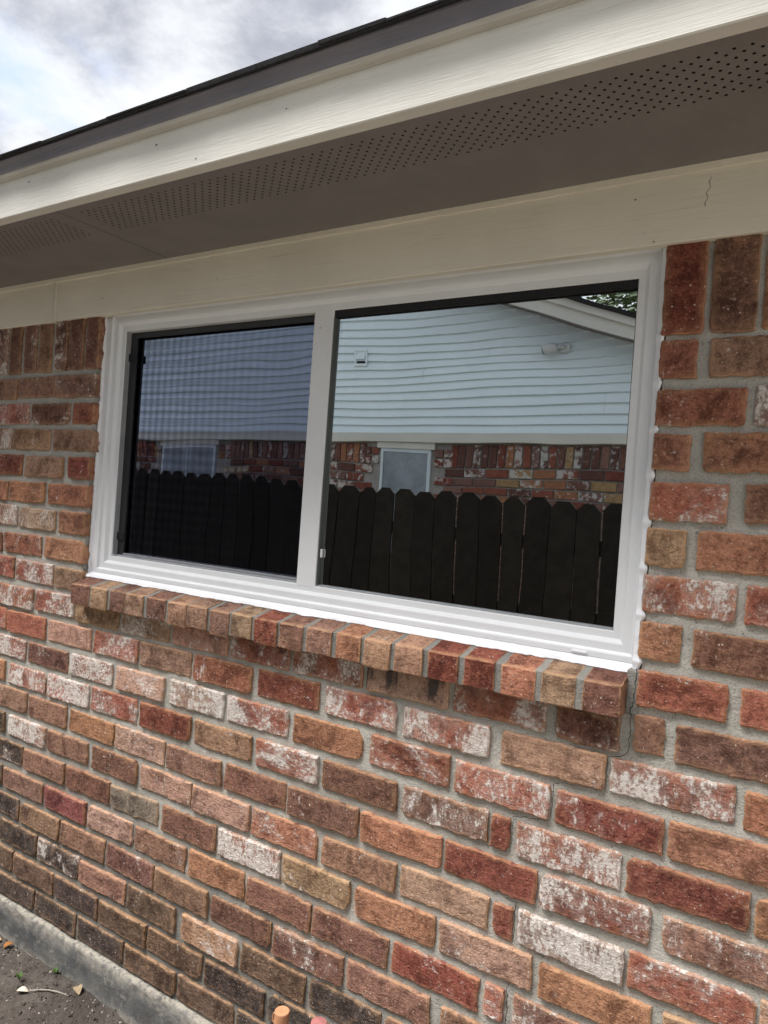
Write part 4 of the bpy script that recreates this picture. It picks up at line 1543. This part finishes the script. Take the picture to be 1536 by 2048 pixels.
# gable overhang: rake soffit, rake boards, roof edge (right slope then left slope)
for s in (1, -1):
    def P(xr_, y, dz):
        x = apx + s * (xr_ - apx)
        return (x - ho.x, y - NY, rake(xr_) + dz)
    xa, xb = apx, hx1 + 0.35
    OV = 0.30

    def slab(name, mat, ya, yb, d0, d1):
        vs = [P(xa, ya, d0), P(xb, ya, d0), P(xb, ya, d1), P(xa, ya, d1), P(xa, yb, d0), P(xb, yb, d0), P(xb, yb, d1), P(xa, yb, d1)]
        mb_ = MB()
        mb_.add(vs, [(0, 1, 2, 3), (7, 6, 5, 4), (0, 4, 5, 1), (1, 5, 6, 2), (2, 6, 7, 3), (3, 7, 4, 0)])
        return mb_.build(name, mat, nb_house)
    slab("rake_soffit", M['soffit'], NY - 0.02, NY + OV - 0.001, 0.004, 0.016)
    slab("rake_board", M['far_trim'], NY + OV, NY + OV + 0.03, -0.020, 0.118)
    slab("rake_moulding", M['far_trim'], NY + OV + 0.031, NY + OV + 0.055, 0.088, 0.150)
    o = slab("roof_slope", M['shingle'], NY - 8.0, NY + OV + 0.085, 0.152, 0.185)
    o.color = (0.035, 0.034, 0.034, 0)
# brick wall below
hpart("wall_backing", M['far_mortar'], [(hx0, hx1, NY - 0.30, NY - 0.016, 0.0, TRIM0 + 0.02)])
WINS = [(-3.80, -3.205, 1.0, 2.045), (-6.95, -6.05, 0.9, 2.045)]


def in_win(x0, x1, z0, z1):
    return any(x1 > a - .035 and x0 < b + .035 and z1 > c and z0 < e + .045 for a, b, c, e in WINS)


fm = {}
r = random.Random(61)
FPAL = [(0.23, 0.085, 0.06), (0.18, 0.06, 0.045), (0.12, 0.06, 0.05), (0.30, 0.14, 0.08), (0.32, 0.21, 0.11), (0.18, 0.10, 0.085), (0.22, 0.12, 0.10), (0.16, 0.08, 0.065)]


def far_brick(x0, x1, z0, z1):
    key = (round(x1 - x0, 2), round(z1 - z0, 2))
    if key not in fm:
        mb_ = MB()
        mb_.box(-(x1 - x0) / 2, (x1 - x0) / 2, -0.02, 0.0, -(z1 - z0) / 2, (z1 - z0) / 2, 0.004)
        o_ = mb_.build("brick", M['far_brick'], nb_house)
        fm[key] = o_.data
    else:
        o_ = bpy.data.objects.new("brick", fm[key])
        link(o_, nb_house)
    o_.location = ((x0 + x1) / 2 - ho.x, r.uniform(-.003, .003), (z0 + z1) / 2)
    c = r.choice(FPAL)
    o_.color = (*c, r.choice((0.2, 0.4, 0.5, 0.6, 0.75)))


x = -7.5
while x < -1.2:
    if not in_win(x, x + .066, 1.9, 2.07):
        near_w = any(a - .24 < x < b + .17 for a, b, _, _ in WINS)
        if not near_w:
            far_brick(x, x + .064, 1.902, 2.09)
    x += 0.0765
for a, b, c, e in WINS:
    for zz_ in (1.902, 1.983):
        for (p, q) in ((a - .235, a - .13), (a - .118, a - .036), (b + .036, b + .13), (b + .142, b + .235)):
            far_brick(p, q, zz_, zz_ + .068)
for i in range(4):
    zt = 1.888 - i * 0.081
    x = -7.5 + (0.105 if i % 2 else 0)
    while x < -1.2:
        if not in_win(x, x + .2, zt - .067, zt):
            far_brick(x, x + .2, zt - .067, zt)
        x += 0.212
# lower courses hidden behind the fence but for its gaps
mb = MB()
for i in range(4, 20):
    zt = 1.888 - i * 0.081
    x = -7.5 + (0.105 if i % 2 else 0)
    while x < -1.0:
        if not in_win(x, x + .2, zt - .067, zt):
            mb.box(x - ho.x, x + .2 - ho.x, -0.02, 0.0, zt - .067, zt)
        x += 0.212
o = mb.build("brick_field", M['far_brick'], nb_house)
o.color = (0.22, 0.14, 0.11, 0.4)
o['kind'] = 'stuff'
for (a, b, c, e) in WINS:
    wv = hpart("window", M['far_glass'], [(a + .03, b - .03, NY - 0.014, NY - 0.004, c, e - .03)])
    hpart("window_frame", M['far_frame'], [(a, a + .032, NY - .015, NY + 0.006, c, e), (b - .032, b, NY - .015, NY + 0.006, c, e), (a + .0325, b - .0325, NY - .015, NY + 0.006, e - .032, e)], wv)
    hpart("window_frame", M['far_frame'], [((a + b) / 2 - .01, (a + b) / 2 + .01, NY - .0145, NY - 0.001, c, e - .033)], wv) if b - a > .8 else None
    hpart("window_head", M['far_trim'], [(a - .04, b + .04, NY - .01, NY + .02, e + .001, TRIM0 - .001)])
# wall vent on the siding
vx, vz = -4.093, 2.975
vent = hpart("vent_cover", M['siding'], [(vx - .078, vx + .078, NY + .018, NY + .034, vz - .085, vz - .060), (vx - .078, vx + .078, NY + .018, NY + .034, vz + .060, vz + .085),
                                         (vx - .078, vx - .055, NY + .018, NY + .034, vz - .0598, vz + .0598), (vx + .055, vx + .078, NY + .018, NY + .034, vz - .0598, vz + .0598)], bev=.004)
mb = MB()
mb.add([(vx - .05 - ho.x, .022, vz + .055), (vx + .05 - ho.x, .022, vz + .055), (vx + .05 - ho.x, .05, vz - .02), (vx - .05 - ho.x, .05, vz - .02), (vx - .05 - ho.x, .022, vz - .02), (vx + .05 - ho.x, .022, vz - .02)],
       [(0, 1, 2, 3), (3, 2, 5, 4), (0, 3, 4), (1, 5, 2)])
mb.build("vent_hood", M['siding'], vent)
mb = MB()
mb.box(vx - .05 - ho.x, vx + .05 - ho.x, .0205, .0215, vz - .055, vz - .021)
mb.build("vent_throat", M['gasket'], vent)

# flood light on the gable
fl = thing("flood_light", (-2.09, NY + 0.02, 2.965), "pale bullet-shaped flood light on the gable siding, reflected in window", "lamp")
mb = MB()
mb.tube([(0.10, 0.005, 0.0), (0.10, 0.03, 0.0)], [0.045, 0.043], 18)
mb.build("mount_plate", M['lamp'], fl, False)
mb = MB()
mb.tube([(0.10, 0.03, 0.0), (0.08, 0.06, 0.005), (0.04, 0.075, 0.005)], [0.013, 0.013, 0.016], 12)
mb.build("swivel_arm", M['lamp'], fl, True)
mb = MB()
mb.tube([(0.05, 0.075, 0.012), (0.035, 0.075, 0.010), (0.0, 0.082, -0.001), (-0.03, 0.088, -0.010), (-0.060, 0.094, -0.020)], [0.020, 0.040, 0.046, 0.053, 0.056], 20)
mb.build("lamp_head", M['lamp'], fl, True)
mb = MB()
mb.tube([(-0.0605, 0.0942, -0.0202), (-0.063, 0.0946, -0.0208)], [0.048, 0.047], 20)
mb.build("lens", M['gasket'], fl, False)

# ================================================================== tree beyond the neighbouring roof
def tree(loc, h, crown_r, seed_, label, n_leaf, fill):
    t = thing("tree", loc, label, "tree")
    r_ = random.Random(seed_)
    mb_ = MB()
    mb_.tube([(0, 0, -0.2), (0.05, 0, h * .25), (0.12, .1, h * .5), (0.05, .15, h * .8)], [0.20, 0.16, 0.12, 0.04], 12)
    tips = []
    for i in range(16):
        a = r_.uniform(0, 6.28)
        z0_ = h * r_.uniform(.40, .75)
        rr = crown_r * r_.uniform(.5, .95)
        tip = Vector((rr * math.cos(a), rr * math.sin(a), z0_ + h * r_.uniform(.05, .28)))
        mid = Vector((tip.x * .5, tip.y * .5, z0_ + (tip.z - z0_) * .35))
        mb_.tube([(0.08, 0.08, z0_), mid, tip], [0.055, 0.035, 0.012], 6)
        tips.append((mid, tip))
    mb_.build("trunk", M['bark'], t, True)
    mb_ = MB()
    for _ in range(n_leaf):
        mid, tip = r_.choice(tips)
        f = r_.uniform(.2, 1.1)
        p = mid.lerp(tip, f) + Vector((r_.gauss(0, 1), r_.gauss(0, 1), r_.gauss(0, .8))) * crown_r * fill
        s = r_.uniform(.06, .12)
        q = Matrix.Rotation(r_.uniform(0, 6.28), 3, 'Z') @ Matrix.Rotation(r_.uniform(-1.2, 1.2), 3, 'X')
        vs = [p + q @ Vector(v) * s for v in ((-1, 0, 0), (0, .5, .1), (1, 0, 0), (0, -.5, .1))]
        mb_.add(vs, [(0, 1, 2, 3)])
    o_ = mesh_obj("crown", mb_.v, mb_.f, M['leaf_tree'], t)
    o_.color = (0.11, 0.15, 0.075, 0)


tree((-2.7, -13.5, 0), 8.2, 2.6, 3, "leafy green tree behind the neighbouring roof, reflected in window", 16000, 0.17)
